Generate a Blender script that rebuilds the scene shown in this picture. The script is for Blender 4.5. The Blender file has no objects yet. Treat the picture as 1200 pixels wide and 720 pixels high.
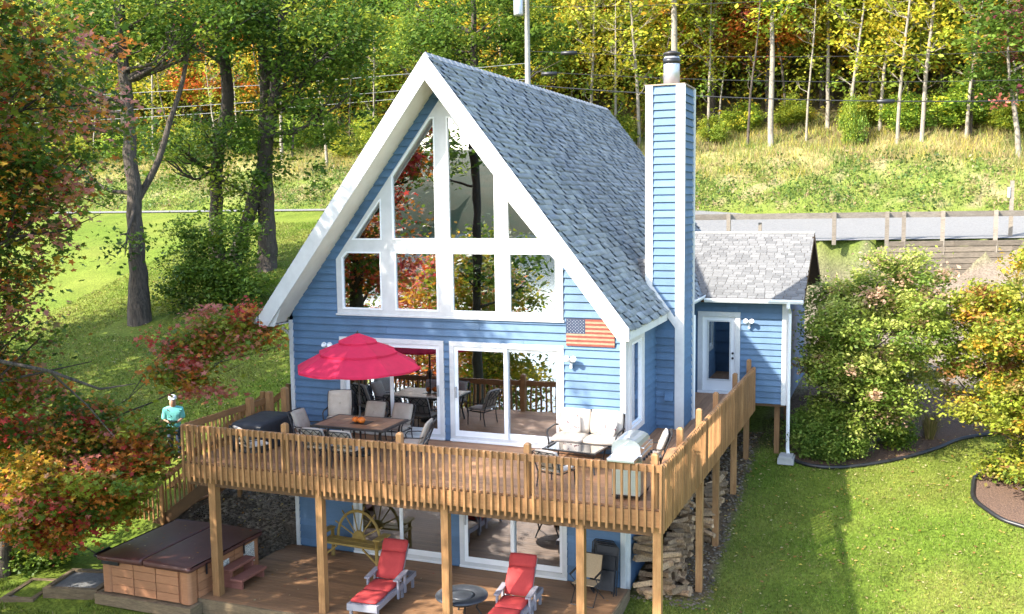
import bpy, math, random
import numpy as np
from mathutils import Vector, Matrix, Quaternion
from mathutils.geometry import tessellate_polygon
random.seed(7)
SC = bpy.context.scene
COL = SC.collection
R = math.radians

# ------------------------------------------------------------------ camera
cam_d = bpy.data.cameras.new("camera")
cam = bpy.data.objects.new("camera", cam_d)
COL.objects.link(cam)
SC.camera = cam
yaw, pitch, roll = 0.373, 0.106, -0.013
fw = Vector((-math.sin(yaw) * math.cos(pitch), math.cos(yaw) * math.cos(pitch), -math.sin(pitch)))
rt = Vector((math.cos(yaw), math.sin(yaw), 0))
up = rt.cross(fw)
rt2 = rt * math.cos(roll) + up * math.sin(roll)
up2 = up * math.cos(roll) - rt * math.sin(roll)
mw = Matrix(((rt2.x, up2.x, -fw.x, 13.524), (rt2.y, up2.y, -fw.y, -19.894), (rt2.z, up2.z, -fw.z, 8.30), (0, 0, 0, 1)))
cam.matrix_world = mw
cam_d.sensor_width = 36.0
cam_d.lens = 36.0 * 1150.4 / 1200.0
cam_d.clip_start = 0.1
cam_d.clip_end = 5000.0

# ------------------------------------------------------------------ sky and sun
SUN = Vector((-0.81, -1.0, 1.0)).normalized()
world = bpy.data.worlds.new("World")
SC.world = world
world.use_nodes = True
wn = world.node_tree
wn.nodes.clear()
wo = wn.nodes.new("ShaderNodeOutputWorld")
wb = wn.nodes.new("ShaderNodeBackground")
ws = wn.nodes.new("ShaderNodeTexSky")
ws.sky_type = 'NISHITA'
ws.sun_disc = False
ws.sun_elevation = math.asin(SUN.z)
ws.sun_rotation = math.atan2(SUN.x, SUN.y)
ws.air_density = 1.0
ws.dust_density = 1.5
ws.ozone_density = 1.0
wb.inputs[1].default_value = 0.15
wn.links.new(ws.outputs[0], wb.inputs[0])
wn.links.new(wb.outputs[0], wo.inputs[0])
sun_d = bpy.data.lights.new("sun", 'SUN')
sun_d.energy = 2.75
sun_d.angle = R(0.6)
sun_d.color = (1.0, 0.945, 0.86)
sun = bpy.data.objects.new("sun", sun_d)
COL.objects.link(sun)
sun.rotation_euler = (-SUN).to_track_quat('-Z', 'Y').to_euler()
sun.location = SUN * 60
VS = SC.view_settings
VS.view_transform = 'Standard'
VS.look = 'None'
VS.gamma = 1.0
VS.use_curve_mapping = False
VS.exposure = 2.42

# ------------------------------------------------------------------ materials
MATS = {}
def nodes_of(name):
    m = bpy.data.materials.new(name)
    m.use_nodes = True
    nt = m.node_tree
    nt.nodes.clear()
    out = nt.nodes.new("ShaderNodeOutputMaterial")
    p = nt.nodes.new("ShaderNodeBsdfPrincipled")
    nt.links.new(p.outputs[0], out.inputs[0])
    MATS[name] = m
    return m, nt, p, out
def _math(nt, op, a, b):
    n = nt.nodes.new("ShaderNodeMath"); n.operation = op
    for i, s in enumerate((a, b)):
        if isinstance(s, (int, float)): n.inputs[i].default_value = s
        else: nt.links.new(s, n.inputs[i])
    return n.outputs[0]
def _noise(nt, scale, detail=3, stretch=(1, 1, 1), coord='pos', rough=.6):
    if coord == 'pos':
        g = nt.nodes.new("ShaderNodeNewGeometry"); src = g.outputs['Position']
    else:
        g = nt.nodes.new("ShaderNodeTexCoord"); src = g.outputs['Object']
    mp = nt.nodes.new("ShaderNodeMapping")
    mp.inputs['Scale'].default_value = stretch
    nt.links.new(src, mp.inputs[0])
    n = nt.nodes.new("ShaderNodeTexNoise")
    n.inputs['Scale'].default_value = scale
    n.inputs['Detail'].default_value = detail
    n.inputs['Roughness'].default_value = rough
    nt.links.new(mp.outputs[0], n.inputs['Vector'])
    return n.outputs['Fac']
def _ramp(nt, fac, c0, c1, p0=.3, p1=.7):
    r = nt.nodes.new("ShaderNodeValToRGB")
    r.color_ramp.elements[0].position = p0; r.color_ramp.elements[0].color = (*c0, 1)
    r.color_ramp.elements[1].position = p1; r.color_ramp.elements[1].color = (*c1, 1)
    nt.links.new(fac, r.inputs[0])
    return r.outputs[0]
def _mixc(nt, fac, a, b, mode='MIX'):
    n = nt.nodes.new("ShaderNodeMix"); n.data_type = 'RGBA'; n.blend_type = mode
    for s, k in ((fac, 0), (a, 6), (b, 7)):
        if isinstance(s, (int, float)): n.inputs[k].default_value = s
        elif isinstance(s, tuple): n.inputs[k].default_value = (*s, 1)
        else: nt.links.new(s, n.inputs[k])
    return n.outputs[2]
def _vary(nt, col, amt):
    """piece to piece brightness differences"""
    oi = nt.nodes.new("ShaderNodeObjectInfo")
    f = _math(nt, 'ADD', _math(nt, 'MULTIPLY', oi.outputs['Random'], 2 * amt), 1 - amt)
    h = nt.nodes.new("ShaderNodeHueSaturation")
    nt.links.new(col, h.inputs['Color']); nt.links.new(f, h.inputs['Value'])
    return h.outputs[0]
def _bump(nt, p, h, strength, dist):
    b = nt.nodes.new("ShaderNodeBump")
    b.inputs['Strength'].default_value = strength
    b.inputs['Distance'].default_value = dist
    nt.links.new(h, b.inputs['Height']); nt.links.new(b.outputs[0], p.inputs['Normal'])
def mk(name, c0, c1=None, rough=.6, scale=6, stretch=(1, 1, 1), bump=0, bdist=.01, vary=0, metal=0, spec=.4, p0=.3, p1=.7, detail=4, coord='pos', fine=None, dirt=None):
    m, nt, p, out = nodes_of(name)
    c1 = c1 or tuple(x * .8 for x in c0)
    n = _noise(nt, scale, detail, stretch, coord)
    col = _ramp(nt, n, c0, c1, p0, p1)
    if fine:
        n2 = _noise(nt, fine[0], 2, stretch, coord)
        col = _mixc(nt, fine[1], col, _ramp(nt, n2, (.25, .25, .25), (1, 1, 1), .35, .6), 'MULTIPLY')
    if dirt:
        n3 = _noise(nt, dirt[0], 5, dirt[2])
        col = _mixc(nt, dirt[1], col, _ramp(nt, n3, (.45, .42, .36), (1, 1, 1), .32, .58), 'MULTIPLY')
    if vary: col = _vary(nt, col, vary)
    nt.links.new(col, p.inputs['Base Color'])
    p.inputs['Roughness'].default_value = rough
    p.inputs['Metallic'].default_value = metal
    p.inputs['Specular IOR Level'].default_value = spec
    if bump: _bump(nt, p, n, bump, bdist)
    return m
mk('siding', (.086, .156, .252), (.100, .180, .285), .62, 3, (1, 1, 4), .15, .004, vary=.13, fine=(30, .12), dirt=(1.6, .3, (1, 1, .25)))
mk('white_paint', (.66, .65, .625), (.58, .57, .545), .5, 2.5, vary=.05, fine=(9, .06), dirt=(1.3, .16, (1, 1, .4)))
mk('white_vinyl', (.82, .82, .80), (.78, .78, .77), .3, 3)
mk('cream_paint', (.70, .66, .58), (.62, .57, .49), .6, 3)
mk('sheathing', (.08, .16, .26), (.06, .13, .22), .8, 3)
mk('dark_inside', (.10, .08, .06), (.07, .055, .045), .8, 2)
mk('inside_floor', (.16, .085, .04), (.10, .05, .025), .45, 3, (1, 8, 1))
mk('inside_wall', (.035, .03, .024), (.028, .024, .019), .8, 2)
mk('curtain', (.62, .66, .66), (.42, .47, .48), .8, 1.2, (14, 14, .2))
mk('deck_x', (.25, .115, .05), (.37, .195, .095), .62, 5, (.5, 9, 9), .2, .003, vary=.2)
mk('deck_y', (.25, .115, .05), (.37, .195, .095), .62, 5, (9, .5, 9), .2, .003, vary=.2)
mk('patio_wood', (.20, .10, .046), (.30, .165, .08), .6, 5, (.5, 9, 9), .2, .003, vary=.18)
mk('cedar', (.30, .14, .05), (.43, .23, .095), .55, 4, (7, 7, .6), .25, .003, vary=.26, fine=(40, .3), dirt=(3, .4, (1, 1, .6)))
mk('cedar_rail', (.28, .125, .045), (.41, .205, .08), .55, 4, (.8, .8, 6), .25, .003, vary=.2, fine=(40, .3), dirt=(2, .35, (1, 1, 1)))
mk('dark_wood', (.14, .07, .03), (.09, .045, .02), .7, 4, (2, 2, 2))
mk('grey_wood', (.24, .205, .16), (.16, .135, .105), .85, 3, (1, 1, 5), .4, .01, vary=.18, fine=(14, .35))
mk('wall_timber', (.22, .175, .125), (.13, .105, .075), .9, 3, (1, 1, 7), .5, .01, vary=.22, fine=(8, .35))
mk('timber', (.22, .155, .085), (.13, .09, .05), .9, 3, (1, 1, 7), .5, .01, vary=.22, fine=(10, .4))
mk('bark_grey', (.13, .10, .075), (.05, .04, .03), .95, 5, (2.4, 2.4, .35), 1.0, .08, fine=(14, .6))
mk('bark_dark', (.085, .068, .052), (.045, .035, .027), .95, 5, (2, 2, .5), .9, .04, fine=(22, .5))
mk('bark_pale', (.31, .27, .21), (.19, .16, .12), .9, 6, (2, 2, .8), .5, .02, fine=(16, .35))
mk('gravel', (.14, .137, .13), (.215, .21, .20), .95, 40, bump=.6, bdist=.03, detail=6, fine=(9, .25))
mk('pale_gravel', (.40, .35, .29), (.28, .23, .18), .95, 25, bump=.6, bdist=.03, detail=6, fine=(7, .3))
mk('mulch', (.16, .095, .06), (.085, .05, .034), .98, 22, bump=.9, bdist=.05, detail=6, fine=(60, .4))
mk('dark_metal', (.03, .026, .024), (.045, .04, .036), .45, 20, metal=.3)
mk('steel', (.62, .62, .62), (.55, .55, .56), .28, 4, (1, 1, 20), metal=.9)
mk('steel_dull', (.50, .51, .53), (.40, .41, .43), .42, 4, metal=.7)
mk('black_cover', (.022, .022, .024), (.035, .035, .038), .6, 5, bump=.4, bdist=.03)
mk('black_plastic', (.012, .012, .013), (.02, .02, .022), .4, 5)
mk('cushion', (.56, .49, .40), (.47, .40, .32), .9, 7, bump=.15, bdist=.01, fine=(120, .12))
mk('taupe_cushion', (.40, .345, .28), (.33, .28, .225), .9, 7, bump=.15, bdist=.01, fine=(120, .12))
mk('red_cushion', (.50, .055, .05), (.40, .04, .038), .85, 4, bump=.25, bdist=.02, fine=(90, .15))
mk('lilac_frame', (.33, .31, .335), (.27, .255, .28), .55, 5)
mk('tile_brown', (.34, .20, .11), (.22, .125, .07), .4, 8, vary=.25)
mk('pumpkin', (.75, .20, .02), (.60, .14, .015), .5, 8)
mk('tub_panel', (.42, .19, .09), (.34, .15, .07), .6, 5, (1, 1, 6), vary=.08)
mk('tub_cover', (.115, .045, .034), (.085, .032, .025), .42, 6, bump=.25, bdist=.02, fine=(3, .2))
mk('step_red', (.30, .115, .08), (.23, .085, .06), .6, 5, (.5, 6, 6))
mk('log_yellow', (.38, .25, .06), (.26, .16, .04), .6, 6, bump=.3, bdist=.01, vary=.15)
mk('firewood', (.50, .33, .18), (.20, .12, .065), .95, 5, (1, 1, 1), .6, .02, vary=.5, fine=(26, .5), coord='obj')
mk('firepit', (.035, .04, .048), (.06, .065, .075), .35, 18, fine=(40, .3))
mk('tan_mesh', (.40, .29, .17), (.32, .23, .13), .8, 40)
mk('concrete', (.42, .41, .38), (.33, .32, .30), .9, 6)
mk('ridge', (.36, .355, .35), (.28, .28, .28), .9, 6, fine=(40, .3))
mk('stone', (.30, .235, .165), (.11, .08, .055), .85, 5, vary=.1, fine=(2.3, .75))
mk('flag_red', (.25, .06, .04), (.16, .035, .025), .6, 5, (2, 2, 12), fine=(9, .3))
mk('flag_white', (.37, .25, .16), (.26, .15, .09), .6, 5, (2, 2, 12), fine=(9, .2))
mk('flag_blue', (.018, .028, .06), (.03, .045, .085), .6, 6)
mk('teal_cloth', (.20, .62, .56), (.16, .54, .49), .85, 6)
mk('jeans', (.03, .04, .07), (.045, .055, .09), .9, 8)
mk('skin', (.50, .28, .19), (.44, .24, .16), .55, 6)
mk('hair', (.05, .03, .02), (.03, .02, .015), .7, 30)
mk('wire', (.02, .02, .02), (.03, .03, .03), .6, 5)
mk('pole_grey', (.42, .40, .36), (.30, .28, .25), .9, 4, (2, 2, .3), .3, .02, fine=(14, .3))
mk('wire_pale', (.24, .24, .24), (.2, .2, .2), .5, 5)
mk('water', (.10, .16, .20), (.14, .20, .24), .08, .02)
mk('print_plate', (.72, .70, .64), (.10, .10, .10), .6, 26, (.2, 1, 6), p0=.52, p1=.60, detail=1)
mk('hill_forest', (.05, .075, .03), (.11, .09, .035), .95, .06, detail=8)
mk('blue_tarp', (.09, .20, .38), (.07, .15, .30), .5, 6)
mk('floral', (.66, .57, .47), (.16, .05, .06), .9, 12, p0=.60, p1=.64)

def glass(name, refl, tint):
    m, nt, p, out = nodes_of(name)
    nt.nodes.remove(p)
    gl = nt.nodes.new("ShaderNodeBsdfGlossy"); gl.inputs['Roughness'].default_value = .004
    gl.inputs['Color'].default_value = (.93, .96, 1, 1)
    tr = nt.nodes.new("ShaderNodeBsdfTransparent"); tr.inputs[0].default_value = (*tint, 1)
    fr = nt.nodes.new("ShaderNodeFresnel"); fr.inputs[0].default_value = 1.5
    f = _math(nt, 'ADD', fr.outputs[0], refl)
    wv = _noise(nt, 1.4, 1)
    bp_ = nt.nodes.new("ShaderNodeBump"); bp_.inputs['Strength'].default_value = .03; bp_.inputs['Distance'].default_value = .05
    nt.links.new(wv, bp_.inputs['Height']); nt.links.new(bp_.outputs[0], gl.inputs['Normal'])
    mx = nt.nodes.new("ShaderNodeMixShader")
    nt.links.new(f, mx.inputs[0]); nt.links.new(tr.outputs[0], mx.inputs[1]); nt.links.new(gl.outputs[0], mx.inputs[2])
    nt.links.new(mx.outputs[0], out.inputs[0])
    return m
def cloth(name, c, tr):
    m, nt, p, out = nodes_of(name)
    n = _noise(nt, 5, 3); col = _ramp(nt, n, c, tuple(x * .86 for x in c), .3, .7)
    nt.links.new(col, p.inputs['Base Color']); p.inputs['Roughness'].default_value = .85
    _bump(nt, p, _noise(nt, 160, 2), .25, .002)
    t = nt.nodes.new("ShaderNodeBsdfTranslucent"); nt.links.new(col, t.inputs[0])
    mx = nt.nodes.new("ShaderNodeMixShader"); mx.inputs[0].default_value = tr
    nt.links.new(p.outputs[0], mx.inputs[1]); nt.links.new(t.outputs[0], mx.inputs[2]); nt.links.new(mx.outputs[0], out.inputs[0])
cloth('umbrella_red', (.66, .016, .07), .3)
glass('glass', .34, (.42, .46, .46))
glass('table_glass', .16, (.62, .72, .68))

def attr_mat(name, rough, spec, transl=0.0, rnd=0.0, noise=None, bump=None):
    """colour comes from the mesh's own colour attribute"""
    m, nt, p, out = nodes_of(name)
    a = nt.nodes.new("ShaderNodeAttribute"); a.attribute_name = 'col'
    col = a.outputs['Color']
    if noise:
        n = _noise(nt, noise[0], 4)
        col = _mixc(nt, noise[1], col, _ramp(nt, n, (.3, .3, .3), (1.15, 1.15, 1.1), .25, .7), 'MULTIPLY')
        if len(noise) > 2:
            n2 = _noise(nt, noise[2], 2)
            col = _mixc(nt, noise[3], col, _ramp(nt, n2, (.25, .25, .22), (1.15, 1.15, 1.1), .3, .65), 'MULTIPLY')
    if rnd:
        oi = nt.nodes.new("ShaderNodeObjectInfo")
        h = nt.nodes.new("ShaderNodeHueSaturation")
        nt.links.new(_math(nt, 'ADD', _math(nt, 'MULTIPLY', oi.outputs['Random'], rnd), .5 - rnd * .5), h.inputs['Hue'])
        f = _math(nt, 'FRACT', _math(nt, 'MULTIPLY', oi.outputs['Random'], 7.31), 0)
        nt.links.new(_math(nt, 'ADD', _math(nt, 'MULTIPLY', f, .45), .98), h.inputs['Value'])
        nt.links.new(col, h.inputs['Color']); col = h.outputs[0]
    nt.links.new(col, p.inputs['Base Color'])
    p.inputs['Roughness'].default_value = rough
    p.inputs['Specular IOR Level'].default_value = spec
    if bump: _bump(nt, p, _noise(nt, bump[0], 4), bump[1], bump[2])
    if transl:
        t = nt.nodes.new("ShaderNodeBsdfTranslucent"); nt.links.new(col, t.inputs[0])
        mx = nt.nodes.new("ShaderNodeMixShader"); mx.inputs[0].default_value = transl
        nt.links.new(p.outputs[0], mx.inputs[1]); nt.links.new(t.outputs[0], mx.inputs[2])
        nt.links.new(mx.outputs[0], out.inputs[0])
    return m
attr_mat('leaf', .5, .3, .5)
attr_mat('leaf_wood', .55, .3, .46, rnd=.05)
attr_mat('blade', .6, .2, .3)
attr_mat('shingle', .9, .2, noise=(60, .5))
attr_mat('terrain', .95, .1, noise=(.9, .4, 14, .6), bump=(9, .8, .06))

# ------------------------------------------------------------------ mesh helpers
class MB:
    def __init__(s): s.v = []; s.f = []
    def add(s, vs, fs):
        o = len(s.v); s.v += [tuple(x) for x in vs]; s.f += [tuple(i + o for i in f) for f in fs]; return s
    def box(s, a, b):
        x0, y0, z0 = a; x1, y1, z1 = b
        return s.add([(x0, y0, z0), (x1, y0, z0), (x1, y1, z0), (x0, y1, z0), (x0, y0, z1), (x1, y0, z1), (x1, y1, z1), (x0, y1, z1)],
                     [(0, 3, 2, 1), (4, 5, 6, 7), (0, 1, 5, 4), (1, 2, 6, 5), (2, 3, 7, 6), (3, 0, 4, 7)])
    def bar(s, p, q, w, h=None, upv=(0, 0, 1)):
        """square bar from p to q"""
        h = h or w; p = Vector(p); q = Vector(q); d = (q - p).normalized(); u = Vector(upv)
        if abs(d.dot(u)) > .98: u = Vector((0, 1, 0))
        a = d.cross(u).normalized() * w / 2; b = a.cross(d).normalized() * h / 2
        vs = [p - a - b, p + a - b, p + a + b, p - a + b, q - a - b, q + a - b, q + a + b, q - a + b]
        return s.add(vs, [(0, 3, 2, 1), (4, 5, 6, 7), (0, 1, 5, 4), (1, 2, 6, 5), (2, 3, 7, 6), (3, 0, 4, 7)])
    def tube(s, pts, rad, n=8):
        pts = [Vector(p) for p in pts]
        if isinstance(rad, (int, float)): rad = [rad] * len(pts)
        rings = []; prev = None
        for i, p in enumerate(pts):
            d = (pts[min(i + 1, len(pts) - 1)] - pts[max(i - 1, 0)]).normalized()
            u = prev if prev is not None else (Vector((0, 0, 1)) if abs(d.z) < .9 else Vector((1, 0, 0)))
            a = d.cross(u)
            if a.length < 1e-4: a = d.cross(Vector((1, .3, .2)))
            a.normalize(); b = a.cross(d).normalized(); prev = b
            rings.append([p + (a * math.cos(t) + b * math.sin(t)) * rad[i] for t in [2 * math.pi * k / n for k in range(n)]])
        vs = [v for r in rings for v in r]; fs = []
        for i in range(len(pts) - 1):
            for k in range(n):
                fs.append((i * n + k, i * n + (k + 1) % n, (i + 1) * n + (k + 1) % n, (i + 1) * n + k))
        fs.append(tuple(range(n))); fs.append(tuple((len(pts) - 1) * n + k for k in range(n - 1, -1, -1)))
        return s.add(vs, fs)
    def lathe(s, prof, n=16, c=(0, 0, 0)):
        vs = []; fs = []
        for r, z in prof:
            vs += [(c[0] + r * math.cos(2 * math.pi * k / n), c[1] + r * math.sin(2 * math.pi * k / n), c[2] + z) for k in range(n)]
        for i in range(len(prof) - 1):
            for k in range(n): fs.append((i * n + k, i * n + (k + 1) % n, (i + 1) * n + (k + 1) % n, (i + 1) * n + k))
        fs.append(tuple(range(n - 1, -1, -1))); fs.append(tuple((len(prof) - 1) * n + k for k in range(n)))
        return s.add(vs, fs)
    def plate(s, outer, holes, M, w0, w1):
        """polygon with holes, thick from w0 to w1, placed by M(u, v, w)"""
        rings = [outer] + list(holes)
        tris = tessellate_polygon([[Vector((u, v, 0)) for u, v in r] for r in rings])
        flat = [p for r in rings for p in r]; n = len(flat)
        vs = [M(u, v, w0) for u, v in flat] + [M(u, v, w1) for u, v in flat]
        fs = [tuple(t) for t in tris] + [tuple(i + n for i in reversed(t)) for t in tris]
        o = 0
        for r in rings:
            k = len(r)
            for i in range(k): fs.append((o + i, o + (i + 1) % k, n + o + (i + 1) % k, n + o + i))
            o += k
        return s.add(vs, fs)
    def pillow(s, sx, sy, sz, c=(0, 0, 0), m=None, n=6, crown=.35):
        """soft rectangular cushion"""
        vs = []; fs = []; m = m or Matrix.Identity(3); c = Vector(c)
        for side in (1, -1):
            o = len(vs)
            for j in range(n + 1):
                for i in range(n + 1):
                    u = -1 + 2 * i / n; v = -1 + 2 * j / n
                    e = (1 - abs(u) ** 4) * (1 - abs(v) ** 4)
                    rr = 1 - .05 * (abs(u) * abs(v)) ** 2
                    vs.append(c + m @ Vector((u * rr * sx / 2, v * rr * sy / 2, side * sz / 2 * (1 - crown + crown * e) * (1 if max(abs(u), abs(v)) < 1 else .55))))
            for j in range(n):
                for i in range(n):
                    q = (o + j * (n + 1) + i, o + j * (n + 1) + i + 1, o + (j + 1) * (n + 1) + i + 1, o + (j + 1) * (n + 1) + i)
                    fs.append(q if side > 0 else q[::-1])
        k = (n + 1) ** 2
        rim = [i for i in range(n + 1)] + [j * (n + 1) + n for j in range(1, n + 1)] + [n * (n + 1) + i for i in range(n - 1, -1, -1)] + [j * (n + 1) for j in range(n - 1, 0, -1)]
        for a in range(len(rim)):
            b = (a + 1) % len(rim); fs.append((rim[b], rim[a], rim[a] + k, rim[b] + k))
        return s.add(vs, fs)
    def mesh(s, name, smooth=False):
        me = bpy.data.meshes.new(name); me.from_pydata(s.v, [], s.f); me.update()
        if smooth: me.polygons.foreach_set('use_smooth', [True] * len(me.polygons))
        return me
    def build(s, name, mat, parent=None, smooth=False, loc=None, rot=None, bevel=0):
        o = bpy.data.objects.new(name, s.mesh(name, smooth)); COL.objects.link(o)
        o.data.materials.append(MATS[mat])
        if parent is not None: o.parent = parent
        if loc is not None: o.location = loc
        if rot is not None: o.rotation_euler = rot
        if bevel:
            b = o.modifiers.new('edge', 'BEVEL'); b.width = bevel; b.segments = 2; b.limit_method = 'ANGLE'
        return o
def tag(o, label=None, cat=None, group=None, kind=None):
    for k, v in (('label', label), ('category', cat), ('group', group), ('kind', kind)):
        if v: o[k] = v
    return o
def thing(name, label, cat, loc=(0, 0, 0), rz=0.0, group=None):
    o = bpy.data.objects.new(name, None); COL.objects.link(o)
    o.empty_display_size = .2; o.location = loc; o.rotation_euler = (0, 0, rz)
    return tag(o, label, cat, group)
def copy_tree(o, parent=None):
    c = o.copy(); COL.objects.link(c); c.parent = parent
    for ch in list(o.children): copy_tree(ch, c)
    return c
def array_mesh(name, verts, faces, cols=None):
    """fast mesh: verts (N,3), faces (M,K), cols (N,3) per vertex"""
    me = bpy.data.meshes.new(name)
    verts = np.asarray(verts, np.float32); faces = np.asarray(faces, np.int32)
    M_, K = faces.shape
    me.vertices.add(len(verts)); me.vertices.foreach_set('co', verts.ravel())
    me.loops.add(M_ * K); me.loops.foreach_set('vertex_index', faces.ravel())
    me.polygons.add(M_); me.polygons.foreach_set('loop_start', np.arange(0, M_ * K, K, dtype=np.int32))
    try: me.polygons.foreach_set('loop_total', np.full(M_, K, np.int32))
    except Exception: pass
    if cols is not None:
        a = me.attributes.new('col', 'FLOAT_COLOR', 'POINT')
        c4 = np.ones((len(verts), 4), np.float32); c4[:, :3] = cols
        a.data.foreach_set('color', c4.ravel())
    me.update(calc_edges=True)
    return me
def link(name, me, mat, parent=None, kind=None, loc=None):
    o = bpy.data.objects.new(name, me); COL.objects.link(o)
    if mat: me.materials.append(MATS[mat])
    if parent is not None: o.parent = parent
    if kind: o['kind'] = kind
    if loc is not None: o.location = loc
    return o
# ------------------------------------------------------------------ terrain
def sstep(a, b, x):
    t = np.clip((x - a) / (b - a), 0, 1); return t * t * (3 - 2 * t)
def road_near(X): 
    r = min(18.7 + .38 * (X - 7.5), 25.0)
    t = float(sstep(-4, 6, X)); return 27.0 * (1 - t) + r * t
def road_far(X): return 31.0 + (29.6 - 31.0) * float(sstep(-6, 8, X))
LN = [(-400, -14), (-60, -12), (-30, -7), (-12, -2.2), (-6, -.7), (-4, -.35), (-1.2, -.25), (.2, .6), (2, 1.4), (10, 3.4), (20, 6.2),
      (29.5, 7.9), (29.6, 7.95), (31, 8.05), (33, 9.2), (38, 11.2), (45, 14), (60, 22), (90, 40), (200, 90)]
def profile(X):
    w = float(sstep(-1, 9, X)); yn = min(18.7 + .38 * (max(X, 5) - 7.5), 25.0)
    zb = min(max(5.15 + .46 * (X - 15.5), 4.8), 6.5)
    RN = [(-400, -14), (-60, -12), (-30, -7), (-12, -2.2), (-4, -.7), (-1, -.35), (1, -.1), (3, .32), (5.2, .85), (8.0, 1.32), (12, 2.0),
          (yn - .06, zb), (yn, 6.65), (29.6, 7.5), (34.5, 10), (38.5, 11.2), (45, 14), (60, 22), (90, 40), (200, 90)]
    a = np.array(LN, float) * (1 - w) + np.array(RN, float) * w
    return a[:, 0], a[:, 1]
def undul(X, Y):
    n = .5 * np.sin(X * .9 + 1.3 * np.sin(Y * .5)) + .5 * np.sin(Y * 1.1 + X * .37 + 2)
    n2 = np.sin(X * 2.3 + Y * 1.7) * .5 + np.sin(X * 1.1 - Y * 2.9) * .5
    return n, n2
def gcol(X, ys):
    ys = np.asarray(ys, float); py, pz = profile(X); z = np.interp(ys, py, pz)
    n, n2 = undul(X, ys); yn = py[12]; yf = py[13]
    near = (ys < yn - .5) & (ys > -60); amp = np.where(near, .035, 0.0)
    bank = (ys > yf + .4); amp = np.where(bank, np.minimum(.28, (ys - yf) * .12), amp)
    z = z + amp * (n * .7 + n2 * .4)
    if -.3 < X < 8.42: z = np.where((ys > -3.62) & (ys < .01), np.minimum(z, -.2), z)
    if .03 < X < 8.27: z = np.where((ys > -.01) & (ys < 13.0), -.3, z)
    if -2.8 < X < .3: z = np.where((ys > -4.2) & (ys < -1.3), np.minimum(z, -.26), z)
    return z
def gz(X, Y): return float(gcol(X, [Y])[0])
xs = np.unique(np.round(np.concatenate([[-300, -200, -140, -100, -80, -62, -52], np.arange(-45, -6, .8), np.arange(-6, 20, .33), np.arange(20, 50, 1.2),
     [52, 60, 80, 100, 140, 200, 300], [-.02, .035, 8.265, 8.31, -2.79, -2.82, .29, .31, 8.41, 8.43]]), 3))
ys = np.unique(np.round(np.concatenate([[-400, -200, -100], np.arange(-60, -10, 3), np.arange(-10, 14, .33), np.arange(14, 46, .55), np.arange(46, 100, 3),
     [110, 130, 160, 200], [-.02, .0, .02, -3.61, -3.64, -4.19, -4.22, -1.29, -1.31, 13.02]]), 3))
ZG = np.array([gcol(x, ys) for x in xs])
nx, ny = len(xs), len(ys)
gx, gy = np.meshgrid(xs, ys, indexing='ij')
idx = np.arange(nx * ny).reshape(nx, ny)
fc = np.stack([idx[:-1, :-1], idx[1:, :-1], idx[1:, 1:], idx[:-1, 1:]], -1).reshape(-1, 4)
rng = np.random.default_rng(3)
pn, pn2 = undul(gx * .35, gy * .35)
_vt = np.random.default_rng(99).random((64, 64))
def vnoise(X, Y, s):
    a = np.asarray(X) * s + 7.3; b = np.asarray(Y) * s + 3.1; i = np.floor(a).astype(int); j = np.floor(b).astype(int); u = a - i; v = b - j
    u = u * u * (3 - 2 * u); v = v * v * (3 - 2 * v); T = lambda p, q: _vt[p % 64, q % 64]
    return T(i, j) * (1 - u) * (1 - v) + T(i + 1, j) * u * (1 - v) + T(i, j + 1) * (1 - u) * v + T(i + 1, j + 1) * u * v
def fbm(X, Y, s): return np.clip((vnoise(X, Y, s) * .5 + vnoise(X, Y, s * 2.1) * .3 + vnoise(X, Y, s * 4.3) * .2 - .25) * 2, 0, 1)
patch = fbm(gx, gy, .45)[..., None]
lawn = np.array([.115, .17, .02]) * (1 - patch * .6) + np.array([.215, .225, .045]) * patch * .6
weed = np.array([.16, .20, .04]); straw = np.array([.34, .28, .12]); floor_ = np.array([.15, .12, .055]); pale = np.array([.20, .16, .125])
yfar = np.array([profile(x)[0][13] for x in xs])[:, None] + 0 * gy
ynear = np.array([profile(x)[0][12] for x in xs])[:, None] + 0 * gy
def blend(c, mask, col): return c * (1 - mask[..., None]) + col * mask[..., None]
cg = lawn
cg = blend(cg, sstep(0, .6, gy - yfar), weed)
fb = fbm(gx, gy, .8) - .5
cg = blend(cg, sstep(.62, .8, fbm(gx, gy, 1.1)) * sstep(.3, 1, gy - yfar) * .7, np.array([.30, .23, .14]))
cg = blend(cg, sstep(3.6, 6.2, gy - yfar + 4.5 * fb) * .85, straw)
cg = blend(cg, sstep(8, 10, gy - yfar + 3 * fb), floor_)
cg = blend(cg, sstep(9, 11, gx) * sstep(11.5, 13, gy + .4 * pn) * sstep(.2, -.2, gy - ynear), pale)
cg = blend(cg, sstep(8.2, 8.4, gx) * sstep(10.15, 9.9, gx + .1 * pn2) * sstep(0, .4, gy) * sstep(9.2, 8.8, gy), np.array([.15, .10, .06]))
cg = blend(cg, sstep(-4.2, -3.4, gx + .2 * pn) * sstep(.3, .1, gx) * sstep(-1.8, -1.2, gy) * sstep(3.6, 2.8, gy + gx * .4), np.array([.13, .10, .075]))
cg = blend(cg, sstep(10.0, 10.3, gx) * sstep(12.0, 11.6, gx) * sstep(7.8, 8.1, gy) * sstep(13, 12, gy) , np.array([.12, .08, .055]))
me = array_mesh('ground', np.stack([gx, gy, ZG], -1).reshape(-1, 3), fc, cg.reshape(-1, 3))
me.polygons.foreach_set('use_smooth', [True] * len(me.polygons))
link('ground', me, 'terrain', kind='structure')

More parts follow.
